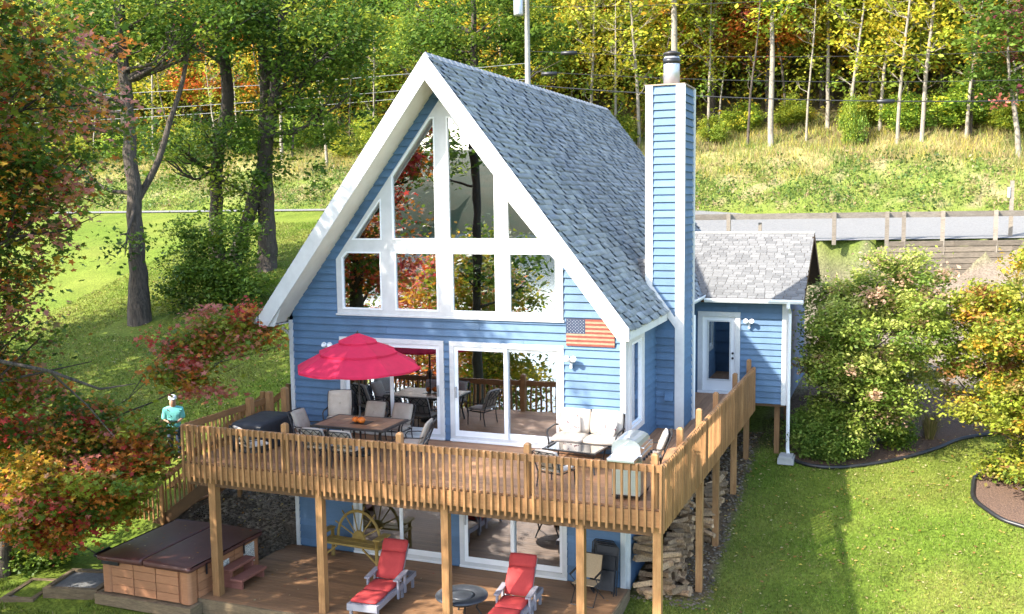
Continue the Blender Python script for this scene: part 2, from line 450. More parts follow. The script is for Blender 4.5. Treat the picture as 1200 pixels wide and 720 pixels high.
# gravel drive above the house
dx = np.concatenate([np.arange(-70, 60, 1.0)])
vv = []; ncol = 7
for X in dx:
    py, pz = profile(X)
    for t in np.linspace(0, 1, ncol):
        Y = py[12] + .05 + (py[13] - py[12] - .05) * t
        vv.append((X, Y, float(np.interp(Y, py, pz)) + .03 + .03 * math.sin(t * math.pi)))
ff = [(i * ncol + j, (i + 1) * ncol + j, (i + 1) * ncol + j + 1, i * ncol + j + 1) for i in range(len(dx) - 1) for j in range(ncol - 1)]
me = array_mesh('gravel_drive', vv, ff); link('gravel_drive', me, 'gravel', kind='structure')
# lake and far shore in front of the house (seen in the window reflections)
b = MB(); b.add([(-1500, -1500, -11.2), (1500, -1500, -11.2), (1500, -45, -11.2), (-1500, -45, -11.2)], [(0, 1, 2, 3)])
tag(b.build('lake', 'water'), kind='structure')
hv = []; nn = 90
for i in range(nn):
    X = -1400 + 2800 * i / (nn - 1)
    h = 70 + 28 * math.sin(X * .006) + 14 * math.sin(X * .017 + 1) + 5 * math.sin(X * .06)
    hv += [(X, -520, -14), (X, -560 - 10 * math.sin(X * .03), h * .35), (X, -700, h * .8), (X, -900, h), (X, -1300, -14)]
hf = [(i * 5 + j, (i + 1) * 5 + j, (i + 1) * 5 + j + 1, i * 5 + j + 1) for i in range(nn - 1) for j in range(4)]
tag(link('hills', array_mesh('hills', hv, hf), 'hill_forest'), kind='structure')

# planting beds with black edging
def drape_loft(name, mat, A, B, n=7, lift=.035, kind='structure'):
    vv = []
    for p, q in zip(A, B):
        for t in np.linspace(0, 1, n):
            X = p[0] + (q[0] - p[0]) * t; Y = p[1] + (q[1] - p[1]) * t
            vv.append((X, Y, gz(X, Y) + lift))
    ff = [(i * n + j, (i + 1) * n + j, (i + 1) * n + j + 1, i * n + j + 1) for i in range(len(A) - 1) for j in range(n - 1)]
    o = link(name, array_mesh(name, vv, ff), mat); o['kind'] = kind; return o
def catmull(P, k=8):
    P = [np.array(p, float) for p in P]; Q = [2 * P[0] - P[1]] + P + [2 * P[-1] - P[-2]]; out = []
    for i in range(1, len(Q) - 2):
        for s in range(k):
            t = s / k
            out.append(.5 * ((2 * Q[i]) + (-Q[i - 1] + Q[i + 1]) * t + (2 * Q[i - 1] - 5 * Q[i] + 4 * Q[i + 1] - Q[i + 2]) * t * t + (-Q[i - 1] + 3 * Q[i] - 3 * Q[i + 1] + Q[i + 2]) * t ** 3))
    out.append(P[-1]); return out
edgeA = catmull([(10.95, 7.3), (11.5, 6.95), (12.2, 6.93), (13.1, 7.4), (13.9, 7.95), (14.7, 8.75), (15.4, 9.5), (16.6, 10.2)])
backA = [(11.0 + (p[0] - 10.9) * .95, 12.8 + .15 * i / len(edgeA)) for i, p in enumerate(edgeA)]
drape_loft('planting_bed', 'mulch', edgeA, backA)
edgeB = catmull([(17.3, 8.2), (16.2, 8.0), (15.62, 7.2), (15.48, 6.4), (15.48, 5.65), (15.9, 4.95), (16.42, 4.65), (17.6, 4.2)])
backB = [(19.5, p[1]) for p in edgeB]
drape_loft('planting_bed', 'mulch', edgeB, backB)
def edging(P, label):
    pts = [(p[0], p[1], gz(p[0], p[1]) + .05) for p in P]
    o = MB().tube(pts, .055, 7).build('bed_edging', 'black_plastic', smooth=True)
    tag(o, label, 'edging', 'black plastic bed edging')
edging(edgeA, 'curving black plastic edging along the mulch bed beside the house extension')
edging(edgeB, 'black plastic edging around the bed under the orange maple')
# ------------------------------------------------------------------ house
W, HC, MS, AZ = 8.3, 4.155, 1.29, 11.45          # width, ridge x, roof slope, ridge z
Y0R, Y1R, EH = -.82, 13.34, 4.43                 # roof front, back, half width
ZD = 2.93                                        # deck surface
def roof_z(x): return AZ - MS * abs(x - HC)
house = thing('house', 'blue clapboard gable house with tall triangular window wall and grey shingle roof', 'house')
FM = lambda u, v, w: (u, -w, v)                  # front-facing plane y=0, w outwards
def plane(y=None, x=None):
    return (lambda u, v, w: (u, y - w, v)) if x is None else (lambda u, v, w: (x + w, u, v))

SRG = random.Random(8)
def siding(parent, M, z0, z1, segs, exp=.172, mat='siding', tb=.046):
    n = int(round((z1 - z0) / exp)); e = (z1 - z0) / n
    for r in range(n):
        a, b = z0 + r * e, z0 + (r + 1) * e
        sm, sa, sb = segs((a + b) / 2), segs(a + .01), segs(b - .01)
        if not (len(sa) == len(sm) == len(sb)): sa = sb = sm
        for k, (u0, u1) in enumerate(sm):
            A, B = sa[k], sb[k]
            if abs(A[0] - u0) > .2 or abs(A[1] - u1) > .2 or abs(B[0] - u0) > .2 or abs(B[1] - u1) > .2: A = B = (u0, u1)
            if u1 - u0 < .05: continue
            if u1 - u0 > 2.2:                       # butt joint
                c = u0 + (u1 - u0) * SRG.uniform(.25, .75); parts = [(A[0], c - .003, B[0], c - .003), (c + .003, A[1], c + .003, B[1])]
            else: parts = [(A[0], A[1], B[0], B[1])]
            for A0, A1, B0, B1 in parts:
              A, B = (A0, A1), (B0, B1)
              vs = [M(A[0], a, 0), M(A[1], a, 0), M(A[1], a, tb), M(A[0], a, tb), M(B[0], b, 0), M(B[1], b, 0), M(B[1], b, .006), M(B[0], b, .006)]
              MB().add(vs, [(0, 3, 2, 1), (4, 5, 6, 7), (0, 1, 5, 4), (1, 2, 6, 5), (2, 3, 7, 6), (3, 0, 4, 7)]).build('siding_board', mat, parent)
def cut(iv, holes):
    for h0, h1 in holes:
        o = []
        for a, b in iv:
            if h1 <= a or h0 >= b: o.append((a, b)); continue
            if h0 > a: o.append((a, h0))
            if h1 < b: o.append((h1, b))
        iv = o
    return iv
D1, D2, DT = (1.38, 4.085), (4.23, 6.93), 5.22
L1, L2, LT = (1.62, 4.16), (4.40, 6.98), 2.36
BW0, BW1, BZ0, BZ1, BA = 1.364, 6.93, 5.77, 7.04, 10.62
bm_ = (BW0 + BW1) / 2
BS = (BA - BZ1) / (bm_ - BW0)
band = [(BW0, BZ0), (BW1, BZ0), (BW1, BZ1), (bm_, BA), (BW0, BZ1)]
def rect(a, b, c, d): return [(a, c), (b, c), (b, d), (a, d)]
wall_poly = [(0, -.3), (W, -.3), (W, roof_z(W) - .3), (HC, AZ - .3), (0, roof_z(0) - .3)]
sh = .06
hb = [(BW0 + sh, BZ0 + sh), (BW1 - sh, BZ0 + sh), (BW1 - sh, BZ1 - .02), (bm_, BA - .1), (BW0 + sh, BZ1 - .02)]
fwall = MB().plate(wall_poly, [hb, rect(D1[0] + sh, D1[1] - sh, ZD, DT - sh), rect(D2[0] + sh, D2[1] - sh, ZD, DT - sh),
        rect(L1[0] + sh, L1[1] - sh, .02, LT - sh), rect(L2[0] + sh, L2[1] - sh, .02, LT - sh)], FM, -.16, 0).build('front_wall', 'sheathing', house)
def seg_front(z):
    h = (AZ - .42 - z) / MS
    a, b = max(.1, HC - h), min(W - .11, HC + h)
    H = []
    if ZD < z < DT: H += [D1, D2]
    if z < LT: H += [L1, L2]
    if z > BZ0:
        k = BW0 if z < BZ1 else bm_ - (BA - z) / BS
        H.append((k, 2 * bm_ - k))
    return cut([(a, b)], H)
siding(fwall, FM, 0.02, 2.56, seg_front)
siding(fwall, FM, ZD + .02, AZ - .5, seg_front)
for x0, x1 in ((-.004, .098), (W - .11, W + .004)):
    MB().box((x0, -.058, -.1), (x1, .1, roof_z(0) - .52)).build('corner_trim', 'white_paint', house)
MB().box((W - .1, .101, -.1), (W + .056, .2, roof_z(0) - .6)).build('corner_trim', 'white_paint', house)

# the big window wall
panes = [[(1.51, 5.88), (2.56, 5.88), (2.56, 7.22), (1.65, 7.22), (1.51, 7.08)], rect(2.90, 3.99, 5.88, 7.22), rect(4.32, 5.41, 5.88, 7.22),
         [(5.69, 5.88), (6.80, 5.88), (6.80, 7.08), (6.66, 7.22), (5.69, 7.22)],
         [(2.87, 7.49), (3.98, 7.49), (3.98, 10.20), (3.86, 10.20), (2.87, 8.93)], [(4.26, 7.49), (5.41, 7.49), (5.41, 8.91), (4.39, 10.20), (4.26, 10.20)],
         [(1.80, 7.49), (2.59, 7.49), (2.59, 8.45)], [(5.66, 7.49), (6.46, 7.49), (5.66, 8.42)]]
wf = MB().plate(band, panes, FM, -.10, .058).build('window_wall_frame', 'white_paint', house)
def inset(p, d):
    n = len(p); out = []
    for i in range(n):
        a, b, c = Vector((*p[i - 1], 0)), Vector((*p[i], 0)), Vector((*p[(i + 1) % n], 0))
        e1 = (b - a).normalized(); e2 = (c - b).normalized()
        n1 = Vector((-e1.y, e1.x, 0)); n2 = Vector((-e2.y, e2.x, 0)); m = (n1 + n2).normalized()
        out.append(tuple((b + m * min(d / max(m.dot(n1), .3), d * 2.2))[:2]))
    return out
for p in panes:
    w_ = MB().plate(p, [inset(p, .035)], FM, -.05, .07).build('window', 'white_vinyl', house)
    MB().plate(inset(p, .02), [], FM, .02, .028).build('pane', 'glass', w_)
MB().box((BW0 - .03, -.085, BZ0 - .04), (BW1 + .03, -.0, BZ0)).build('window_sill', 'white_paint', house)

def slider(x0, x1, z0, z1, name='sliding_door', flip=False):
    c = .11
    d = MB().plate(rect(x0, x1, z0, z1), [rect(x0 + c, x1 - c, z0 + .07, z1 - c)], FM, -.12, .058).build(name, 'white_paint', house)
    xm = (x0 + x1) / 2
    for k, (a, b) in enumerate(((x0 + c, xm + .04), (xm - .04, x1 - c))):
        f = (k == 0) != flip
        o0, o1 = (.005, .035) if f else (-.06, -.03)
        p = MB().plate(rect(a, b, z0 + .07, z1 - c), [rect(a + .085, b - .085, z0 + .19, z1 - c - .09)], FM, o0, o1).build('door_panel', 'white_vinyl', d)
        MB().plate(rect(a + .06, b - .06, z0 + .16, z1 - c - .06), [], FM, o0 + .01, o0 + .016).build('pane', 'glass', d)
        if f:
            hx = (a + .045) if k == 0 else (b - .045)
            MB().bar((hx, -.075, z0 + .95), (hx, -.075, z0 + 1.2), .03).bar((hx, -.03, z0 + .96), (hx, -.075, z0 + .96), .02).bar((hx, -.03, z0 + 1.19), (hx, -.075, z0 + 1.19), .02).build('door_handle', 'steel_dull', d)
    MB().box((x0, -.09, z0 - .05), (x1, -.0, z0)).build('door_sill', 'white_vinyl', d)
    return d
slider(*D1, ZD + .06, DT, flip=True)
slider(*D2, ZD + .06, DT)
slider(*L1, .06, LT, flip=True)
slider(*L2, .06, LT)
# rooms behind the glass
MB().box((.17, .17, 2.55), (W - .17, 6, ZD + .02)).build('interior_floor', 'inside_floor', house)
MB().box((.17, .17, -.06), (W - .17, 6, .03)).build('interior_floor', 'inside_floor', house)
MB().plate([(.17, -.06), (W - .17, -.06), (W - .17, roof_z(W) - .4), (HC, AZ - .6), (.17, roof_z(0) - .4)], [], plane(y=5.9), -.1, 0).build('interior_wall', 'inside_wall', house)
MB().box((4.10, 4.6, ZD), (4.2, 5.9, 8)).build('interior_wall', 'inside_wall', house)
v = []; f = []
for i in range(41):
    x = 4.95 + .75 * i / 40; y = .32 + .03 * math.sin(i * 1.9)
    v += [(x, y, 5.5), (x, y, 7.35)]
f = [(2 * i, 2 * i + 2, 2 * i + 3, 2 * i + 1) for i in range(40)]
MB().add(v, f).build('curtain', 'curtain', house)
# low walls of the two sides and back (main block)
swin = (.27, 1.30, 3.42, 5.30)
rwall = MB().plate([(0, -.3), (13.0, -.3), (13.0, roof_z(W) - .25), (0, roof_z(W) - .25)], [rect(swin[0], swin[1], swin[2], swin[3])], plane(x=W), -.16, 0).build('side_wall', 'sheathing', house)
lwall = MB().box((.0, .0, -.3), (.16, 13.0, roof_z(0) - .25)).build('side_wall', 'siding', house)
back = MB().plate(wall_poly, [], plane(y=13.16), 0, .16).build('back_wall', 'siding', house)
def seg_side(z):
    H = [(2.72, 3.84)]
    if swin[2] - .08 < z < swin[3] + .08: H.append((swin[0] - .1, swin[1] + .1))
    if z > ZD: H.append((7.3, 13.1))
    if 3.7 < z < 5.35: H.append((4.45, 5.25))
    return cut([(.2, 9.0)], H)
siding(rwall, plane(x=W), 0.02, roof_z(W) - .3, seg_side)
def wframe(M, a, b, c, d, parent, depth=.06):
    w_ = MB().plate(rect(a - .11, b + .11, c - .11, d + .11), [rect(a, b, c, d)], M, -.05, depth).build('window', 'white_paint', parent)
    MB().plate(rect(a, b, c, d), [rect(a + .07, b - .07, c + .07, d - .07)], M, -.04, .03).build('sash', 'white_vinyl', w_)
    MB().plate(rect(a + .05, b - .05, c + .05, d - .05), [], M, -.01, -.004).build('pane', 'glass', w_)
    return w_
wframe(plane(x=W), *swin, house)
wframe(plane(x=W), 4.58, 5.12, 3.85, 5.2, house)

# roof
t = .14
def roofslab(sgn):
    xe = HC + sgn * EH
    P = lambda x, o: roof_z(x) - o
    vs = []
    for y in (Y0R + .03, Y1R): vs += [(HC, y, AZ), (xe, y, P(xe, 0)), (xe, y, P(xe, .2)), (HC, y, AZ - .2)]
    return MB().add(vs, [(0, 1, 2, 3), (7, 6, 5, 4), (0, 4, 5, 1), (1, 5, 6, 2), (2, 6, 7, 3)])
SH_COL = [(.28, .29, .31), (.32, .33, .345), (.36, .365, .375), (.25, .262, .285), (.30, .31, .33)]
def shingles(name, parent, P, U, V, nrm, lu, lv, exp, wid, seed, cols, clip=None, jit=.22, ths=(.014, .02, .05, .055)):
    """overlapping shingle tabs: rows along U, courses up V"""
    rg = np.random.default_rng(seed); P, U, V, N = (np.array(q, float) for q in (P, U, V, nrm))
    vs, cs, fs = [], [], []
    rows = int(lv / exp) + 1
    for r in range(rows):
        v0 = r * exp; v1 = min(v0 + exp * 1.35, lv + .02); u = -rg.random() * wid
        while u < lu:
            w = wid * rg.uniform(.7, 1.25); a, b = max(u, 0), min(u + w - .012, lu); u += w
            if b - a < .03: continue
            if clip and not clip((a + b) / 2, v0 + exp * .4): continue
            th = rg.choice(ths); dv = rg.choice([0, 0, -.02]); c = np.array(cols[rg.integers(len(cols))]) * rg.uniform(1 - jit, 1 + jit)
            o = len(vs)
            for (uu, vv2, nn) in ((a, v0 + dv, .004), (b, v0 + dv, .004), (b, v0 + dv, th), (a, v0 + dv, th), (b, v1, .004), (a, v1, .004)):
                vs.append(P + U * uu + V * vv2 + N * nn); cs.append(c)
            fs += [(o, o + 1, o + 2, o + 3), (o + 3, o + 2, o + 4, o + 5), (o, o + 3, o + 5, o + 5), (o + 1, o + 4, o + 2, o + 2)]
    fs4 = np.array([f for f in fs if len(set(f)) == 4])
    return link(name, array_mesh(name, vs, fs4, cs), 'shingle', parent, 'stuff')
cs_ = 1 / math.hypot(1, MS); sn_ = MS * cs_
SL = EH / cs_
CHX0, CHX1, CHY0, CHY1, CHZ = 8.09, 8.93, 2.7, 3.88, 10.92
for sgn in (1, -1):
    r_ = roofslab(sgn).build('roof', 'sheathing', house)
    xe = HC + sgn * EH
    cl = (lambda u, v: not (CHY0 < u + Y0R < CHY1 and v < (AZ - roof_z(CHX0)) and xe - cs_ * v > CHX0)) if sgn > 0 else None
    sh_ = shingles('shingles', r_, (xe + sgn * .03, Y0R, roof_z(xe) - .03 * MS), (0, 1, 0), (-sgn * cs_, 0, sn_), (sgn * sn_, 0, cs_), Y1R - Y0R, SL + .02, .14, .24, 11 + sgn, SH_COL, cl, jit=.15)
    # rake board, soffit, eave board
    rb = [(HC, AZ + .015), (xe, roof_z(xe) + .015), (xe, roof_z(xe) - .24), (xe - sgn * .22, roof_z(xe) - .24), (HC, AZ - .54)]
    if sgn < 0: rb = rb[::-1]
    MB().plate(rb, [], plane(y=Y0R), 0, .035).build('rake_board', 'white_paint', house)
    MB().plate(rb, [], plane(y=Y1R + .03), 0, .035).build('rake_board', 'white_paint', house)
    so = .44
    MB().add([(HC, Y0R + .002, AZ - so), (xe - sgn * .18, Y0R + .002, roof_z(xe - sgn * .18) - so), (xe - sgn * .18, -.0, roof_z(xe - sgn * .18) - so), (HC, -.0, AZ - so),
              (HC, Y0R + .002, AZ - so + .02), (xe - sgn * .18, Y0R + .002, roof_z(xe - sgn * .18) - so + .02), (xe - sgn * .18, -.0, roof_z(xe - sgn * .18) - so + .02), (HC, -.0, AZ - so + .02)],
             [(0, 1, 2, 3), (7, 6, 5, 4), (0, 4, 5, 1), (1, 5, 6, 2), (2, 6, 7, 3), (3, 7, 4, 0)]).build('soffit', 'cream_paint', house)
    ye = Y1R if sgn < 0 else CHY0 - .02
    MB().box((min(xe - sgn * .03, xe + sgn * .012), Y0R + .04, roof_z(xe) - .22), (max(xe - sgn * .03, xe + sgn * .012), ye, roof_z(xe) - .03)).build('eave_board', 'white_paint', house)
    MB().box((min(xe - sgn * .03, sgn * .16 + (W if sgn > 0 else 0) - sgn * .14), Y0R + .04, roof_z(xe) - .24), (max(xe - sgn * .03, (W if sgn > 0 else 0) + sgn * .02), ye, roof_z(xe) - .225)).build('soffit', 'white_paint', house)
# boxed eave return at the left front corner and gutter end with spotlights
MB().add([(-.24, Y0R + .04, roof_z(-.27) - .24), (.10, Y0R + .04, roof_z(-.27) - .24), (.36, Y0R + .04, roof_z(.36) - .45), (.05, Y0R + .04, roof_z(.05) - .3)], [(0, 1, 2, 3)]).build('eave_return', 'white_paint', house)
# ridge cap
rc = MB()
for k in range(47):
    y = Y0R + .02 + k * .3
    rc.add([(HC, y, AZ + .045), (HC - .1, y, AZ + .05 - .1 * MS), (HC + .1, y, AZ + .05 - .1 * MS), (HC, y + .33, AZ + .03), (HC - .1, y + .33, AZ + .035 - .1 * MS), (HC + .1, y + .33, AZ + .035 - .1 * MS)],
           [(0, 1, 4, 3), (0, 3, 5, 2), (0, 2, 1)])
rc.build('ridge_cap', 'ridge', house)

# chimney chase
ch = MB().box((CHX0, CHY0, .0), (CHX1, CHY1, CHZ)).build('chimney', 'sheathing', house)
tw = .15
def seg_ch(z):
    a = max(CHX0 + tw, HC + (AZ - z) / MS + .06) if z > roof_z(CHX1) else W + .02
    return [(a, CHX1 - tw)]
siding(ch, plane(y=CHY0), .02, CHZ - .02, seg_ch, exp=.176)
siding(ch, plane(x=CHX1), .02, CHZ - .02, lambda z: [(CHY0 + .02, CHY1 - .1)], exp=.176)
siding(ch, lambda u, v, w: (u, CHY1 + w, v), .02, CHZ - .02, lambda z: [(CHX0 + .1, CHX1 - .1)], exp=.352)
zl = roof_z(CHX0)
MB().box((CHX0 - .02, CHY0 - .058, zl - .1), (CHX0 + tw, CHY0 + .05, CHZ)).build('corner_trim', 'white_paint', ch)
MB().box((CHX1 - tw, CHY0 - .058, -.05), (CHX1 + .058, CHY0 + .02, CHZ)).build('corner_trim', 'white_paint', ch)
MB().box((CHX1 - .05, CHY1 - .1, -.05), (CHX1 + .056, CHY1 + .058, CHZ)).build('corner_trim', 'white_paint', ch)
MB().box((CHX0 - .03, CHY1 - .06, zl - .1), (CHX0 + .08, CHY1 + .04, CHZ)).build('corner_trim', 'white_paint', ch)
MB().add([(CHX0 - .02, CHY0 - .061, zl + .18), (CHX0 - .02, CHY0 - .061, zl - .08), (CHX1 - tw, CHY0 - .061, roof_z(CHX1 - tw) - .14), (CHX1 - tw, CHY0 - .061, roof_z(CHX1 - tw) + .10),
          (CHX0 - .02, CHY0 + .01, zl + .18), (CHX0 - .02, CHY0 + .01, zl - .08), (CHX1 - tw, CHY0 + .01, roof_z(CHX1 - tw) - .14), (CHX1 - tw, CHY0 + .01, roof_z(CHX1 - tw) + .10)],
         [(0, 1, 2, 3), (0, 3, 7, 4), (1, 5, 6, 2), (4, 7, 6, 5), (0, 4, 5, 1), (3, 2, 6, 7)]).build('flashing_board', 'white_paint', ch)
mk('cap_rust', (.36, .27, .20), (.26, .18, .12), .7, 5)
MB().box((CHX0 - .035, CHY0 - .055, CHZ), (CHX1 + .055, CHY1 + .05, CHZ + .03)).build('chimney_cap', 'cap_rust', ch)
fx, fy = 8.54, 3.28
MB().lathe([(.19, 0), (.19, .62), (.175, .625), (.175, .66)], 20, (fx, fy, CHZ + .05)).build('flue', 'steel_dull', ch, True)
MB().lathe([(.2, .50), (.2, .62)], 20, (fx, fy, CHZ + .05)).build('flue_collar', 'black_plastic', ch, True)
MB().lathe([(.13, .66), (.13, .70), (.20, .705), (.20, .75), (.05, .80)], 20, (fx, fy, CHZ + .05)).build('flue_hood', 'dark_metal', ch, True)
# cricket behind the chimney
cz_ = roof_z(CHX0)
ym = (CHY0 + CHY1) / 2
LT_COL = [(.165, .162, .16), (.19, .187, .184), (.145, .143, .142), (.175, .172, .17)]
cv = [(CHX0, CHY0 - .1, cz_ + .02), (CHX0, CHY1 + .1, cz_ + .02), (CHX0, ym, cz_ + .5), (CHX0 - .5 / MS + .0, ym, cz_ + .52), ]
ck = MB().add(cv, [(0, 2, 3), (1, 3, 2)]).build('roof_cricket', 'sheathing', house)
va, vb = Vector(cv[2]) - Vector(cv[0]), Vector(cv[3]) - Vector(cv[0])
n_ = va.cross(vb).normalized(); n_ = n_ if n_.z > 0 else -n_
U_ = Vector((-1, 0, 0)); U_ = (U_ - n_ * U_.dot(n_)).normalized(); V_ = n_.cross(U_).normalized(); V_ = V_ if V_.z > 0 else -V_
shingles('shingles', ck, Vector(cv[0]) + n_ * .02, U_, V_, n_, .5, va.length, .11, .2, 5, LT_COL)

# side extension with its own roof
XW, YW = 10.84, 7.38
WZ0 = 2.72
wr_y, wr_z, we_y, we_z, wx1 = 10.0, 7.33, 6.93, 5.66, 11.3
ws_ = (wr_z - we_z) / (wr_y - we_y)
dr0, dr1 = 8.44, 9.60
ww = MB().plate(rect(W, XW, WZ0, 5.62), [rect(dr0 + .1, dr1 - .1, ZD + .05, DT - .1)], plane(y=YW), -.16, 0).build('extension_wall', 'sheathing', house)
siding(ww, plane(y=YW), WZ0, 5.56, lambda z: cut([(W + .04, XW - .12)], [(dr0, dr1)] if ZD < z < DT else []))
rs = MB().plate([(YW, WZ0), (12.7, WZ0), (12.7, 5.65), (wr_y, 7.2), (YW, 5.65)], [], plane(x=XW), -.16, 0).build('extension_wall', 'sheathing', house)
siding(rs, plane(x=XW), WZ0, 5.6, lambda z: [(YW + .12, 12.6)])
MB().box((W, YW + .01, WZ0 - .08), (XW, 12.7, WZ0)).build('extension_floor', 'dark_wood', house)
MB().box((XW - .12, YW - .058, WZ0 - .02), (XW + .058, YW + .1, 5.5)).build('corner_trim', 'white_paint', house)
for y in (7.6, 10.1, 12.5):
    MB().box((XW - .32, y, gz(10.5, y) - .2), (XW - .18, y + .14, WZ0 - .08)).build('support_post', 'cedar', house)
dd = MB().plate(rect(dr0, dr1, ZD + .02, DT), [rect(dr0 + .13, dr1 - .13, ZD + .07, DT - .13)], plane(y=YW), -.12, .058).build('entry_door_frame', 'white_paint', house)
de = MB().plate(rect(dr0 + .13, dr1 - .13, ZD + .07, DT - .13), [rect(dr0 + .28, dr1 - .28, ZD + .38, DT - .27)], plane(y=YW), -.06, -.015).build('entry_door', 'white_vinyl', house)
MB().plate(rect(dr0 + .26, dr1 - .26, ZD + .36, DT - .25), [], plane(y=YW), -.04, -.034).build('pane', 'glass', de)
MB().plate(rect(dr0 + .25, dr1 - .25, ZD + .35, DT - .24), [rect(dr0 + .29, dr1 - .29, ZD + .39, DT - .28)], plane(y=YW), -.02, .005).build('glazing_bead', 'white_paint', de)
for z in (ZD + 1.0, ZD + 1.14):
    MB().lathe([(.02, 0), (.033, .02), (.033, .045), (.015, .06)], 10).build('door_knob', 'dark_metal', de, True, (dr1 - .2, YW + .015, z), (R(90), 0, 0))
MB().box((dr0, YW - .09, ZD - .02), (dr1, YW - .05, ZD + .06)).build('door_sill', 'white_vinyl', house)
MB().box((W + .2, YW + 2.5, WZ0), (XW - .2, YW + 2.6, 5.6)).build('interior_wall', 'inside_wall', house)
# extension roof (front and back slopes)
n1 = math.hypot(1, ws_)
for s in (0, 1):
    yA = we_y if s == 0 else 2 * wr_y - we_y
    x_lo = HC + (AZ - we_z) / MS - .05; x_hi = HC + (AZ - wr_z) / MS - .05
    vs = [(x_lo, yA, we_z), (wx1, yA, we_z), (wx1, wr_y, wr_z), (x_hi, wr_y, wr_z)]
    vs += [(a, b_, c - .14) for a, b_, c in vs]
    fs = [(0, 1, 2, 3), (4, 7, 6, 5), (0, 4, 5, 1), (1, 5, 6, 2), (3, 2, 6, 7), (0, 3, 7, 4)]
    er = MB().add(vs, fs).build('extension_roof', 'dark_wood', house)
    if s == 0:
        shingles('shingles', er, (x_hi, we_y - .03, we_z - .01), (1, 0, 0), (0, 1 / n1, ws_ / n1), (0, -ws_ / n1, 1 / n1), wx1 - x_hi + .02, (wr_y - we_y) * n1 + .02, .13, .24, 21, LT_COL,
                 lambda u, v: x_hi + u > HC + (AZ - (we_z + ws_ / n1 * v)) / MS - .05, jit=.10, ths=(.014, .018, .022))
        MB().box((x_hi, wr_y - .12, wr_z - .03), (wx1 + .02, wr_y + .12, wr_z + .02)).build('ridge_cap', 'shingle_ridge' if 'shingle_ridge' in MATS else 'concrete', er)
def gutter(p, q, name='gutter'):
    p, q = Vector(p), Vector(q); d = (q - p).normalized(); o = d.cross(Vector((0, 0, 1))).normalized()
    g = MB(); prof = [(0, 0), (.0, -.10), (.09, -.11), (.13, -.05), (.13, .0), (.115, .0), (.115, -.045), (.085, -.095), (.015, -.085), (.015, 0)]
    vs = [p + o * a + Vector((0, 0, b_)) for a, b_ in prof] + [q + o * a + Vector((0, 0, b_)) for a, b_ in prof]
    k = len(prof)
    g.add(vs, [(i, (i + 1) % k, k + (i + 1) % k, k + i) for i in range(k)] + [tuple(range(k - 1, -1, -1)), tuple(range(k, 2 * k))])
    return g.build(name, 'white_vinyl', house)
gutter((8.70, we_y, we_z - .02), (wx1, we_y, we_z - .02))
gutter((HC + EH, CHY1 + .05, roof_z(HC + EH) - .02), (HC + EH, we_y + .2, roof_z(HC + EH) - .02))
MB().box((W, we_y + .01, 5.52), (wx1 - .02, YW - .01, 5.54)).build('soffit', 'white_paint', house)
MB().add([(wx1 + .02, we_y - .02, we_z + .02), (wx1 + .02, wr_y, wr_z + .02), (wx1 + .02, 2 * wr_y - we_y, we_z + .02), (wx1 + .02, 2 * wr_y - we_y, we_z - .18), (wx1 + .02, wr_y, wr_z - .2), (wx1 + .02, we_y - .02, we_z - .18)],
         [(0, 1, 4, 5), (1, 2, 3, 4)]).build('rake_board', 'dark_wood', house)
# downspouts
dz = gz(10.9, 7.2)
MB().tube([(10.92, we_y - .07, we_z - .1), (10.92, we_y - .07, we_z - .22), (10.92, YW - .08, we_z - .42), (10.92, YW - .08, dz + .32), (10.95, YW - .2, dz + .2)], .05, 6).build('downspout', 'white_vinyl', house)
MB().tube([(8.98, 3.95, 5.5), (8.98, 3.95, 2.0)], .035, 6).build('downspout', 'white_vinyl', house)
MB().tube([(-.30, .12, 5.35), (-.10, .12, 5.2), (-.06, .12, 5.0), (-.06, .12, .6)], .045, 6).build('downspout', 'white_vinyl', house)
gutter((HC - EH, 13.2, roof_z(HC - EH) - .02), (HC - EH, Y0R + .05, roof_z(HC - EH) - .02))
sb_ = MB().box((10.7, 6.85, dz - .02), (11.12, 7.4, dz + .14)).box((10.74, 6.82, dz + .14), (11.08, 7.32, dz + .2)).build('splash_block', 'concrete')
tag(sb_, 'small concrete splash block under the white downspout of the extension', 'splash block')
# vent on the side wall
MB().add([(8.55, CHY0 - .034, 3.62), (8.75, CHY0 - .034, 3.62), (8.75, CHY0 - .034, 3.82), (8.55, CHY0 - .034, 3.82), (8.55, CHY0 - .15, 3.62), (8.75, CHY0 - .15, 3.62), (8.75, CHY0 - .06, 3.82), (8.55, CHY0 - .06, 3.82)],
         [(0, 1, 5, 4), (4, 5, 6, 7), (0, 4, 7, 3), (1, 2, 6, 5), (3, 7, 6, 2)]).build('vent_hood', 'siding', house)

# flood lights on the walls
def wall_lamp(x, y, z, label):
    t_ = thing('wall_light', label, 'wall light', (x, y, z), 0, 'white outdoor wall lights')
    MB().lathe([(.055, 0), (.06, .02), (.03, .035), (.03, .05)], 12).build('mount', 'white_vinyl', t_, True, rot=(R(90), 0, 0))
    for s in (-1, 1):
        h = MB().lathe([(.025, -.02), (.045, .0), (.062, .09), (.065, .13), (.055, .132), (.05, .1)], 12).build('lamp_head', 'white_vinyl', t_, True, (s * .055, -.07, .0), (R(60), s * R(25), 0))
    MB().box((-.025, -.09, -.16), (.025, -.03, -.05)).build('motion_sensor', 'white_vinyl', t_)
wall_lamp(7.12, -.034, 4.92, 'white twin-head flood light beside the right upper sliding door')
wall_lamp(1.13, -.034, 4.98, 'white flood light half hidden behind the red umbrella')
wall_lamp(9.85, YW - .034, 4.95, 'white flood light by the glazed door of the extension')
el = thing('eave_light', 'small white spotlight at the tip of the left roof eave', 'spotlight', (-.36, Y0R + .1, 5.58))
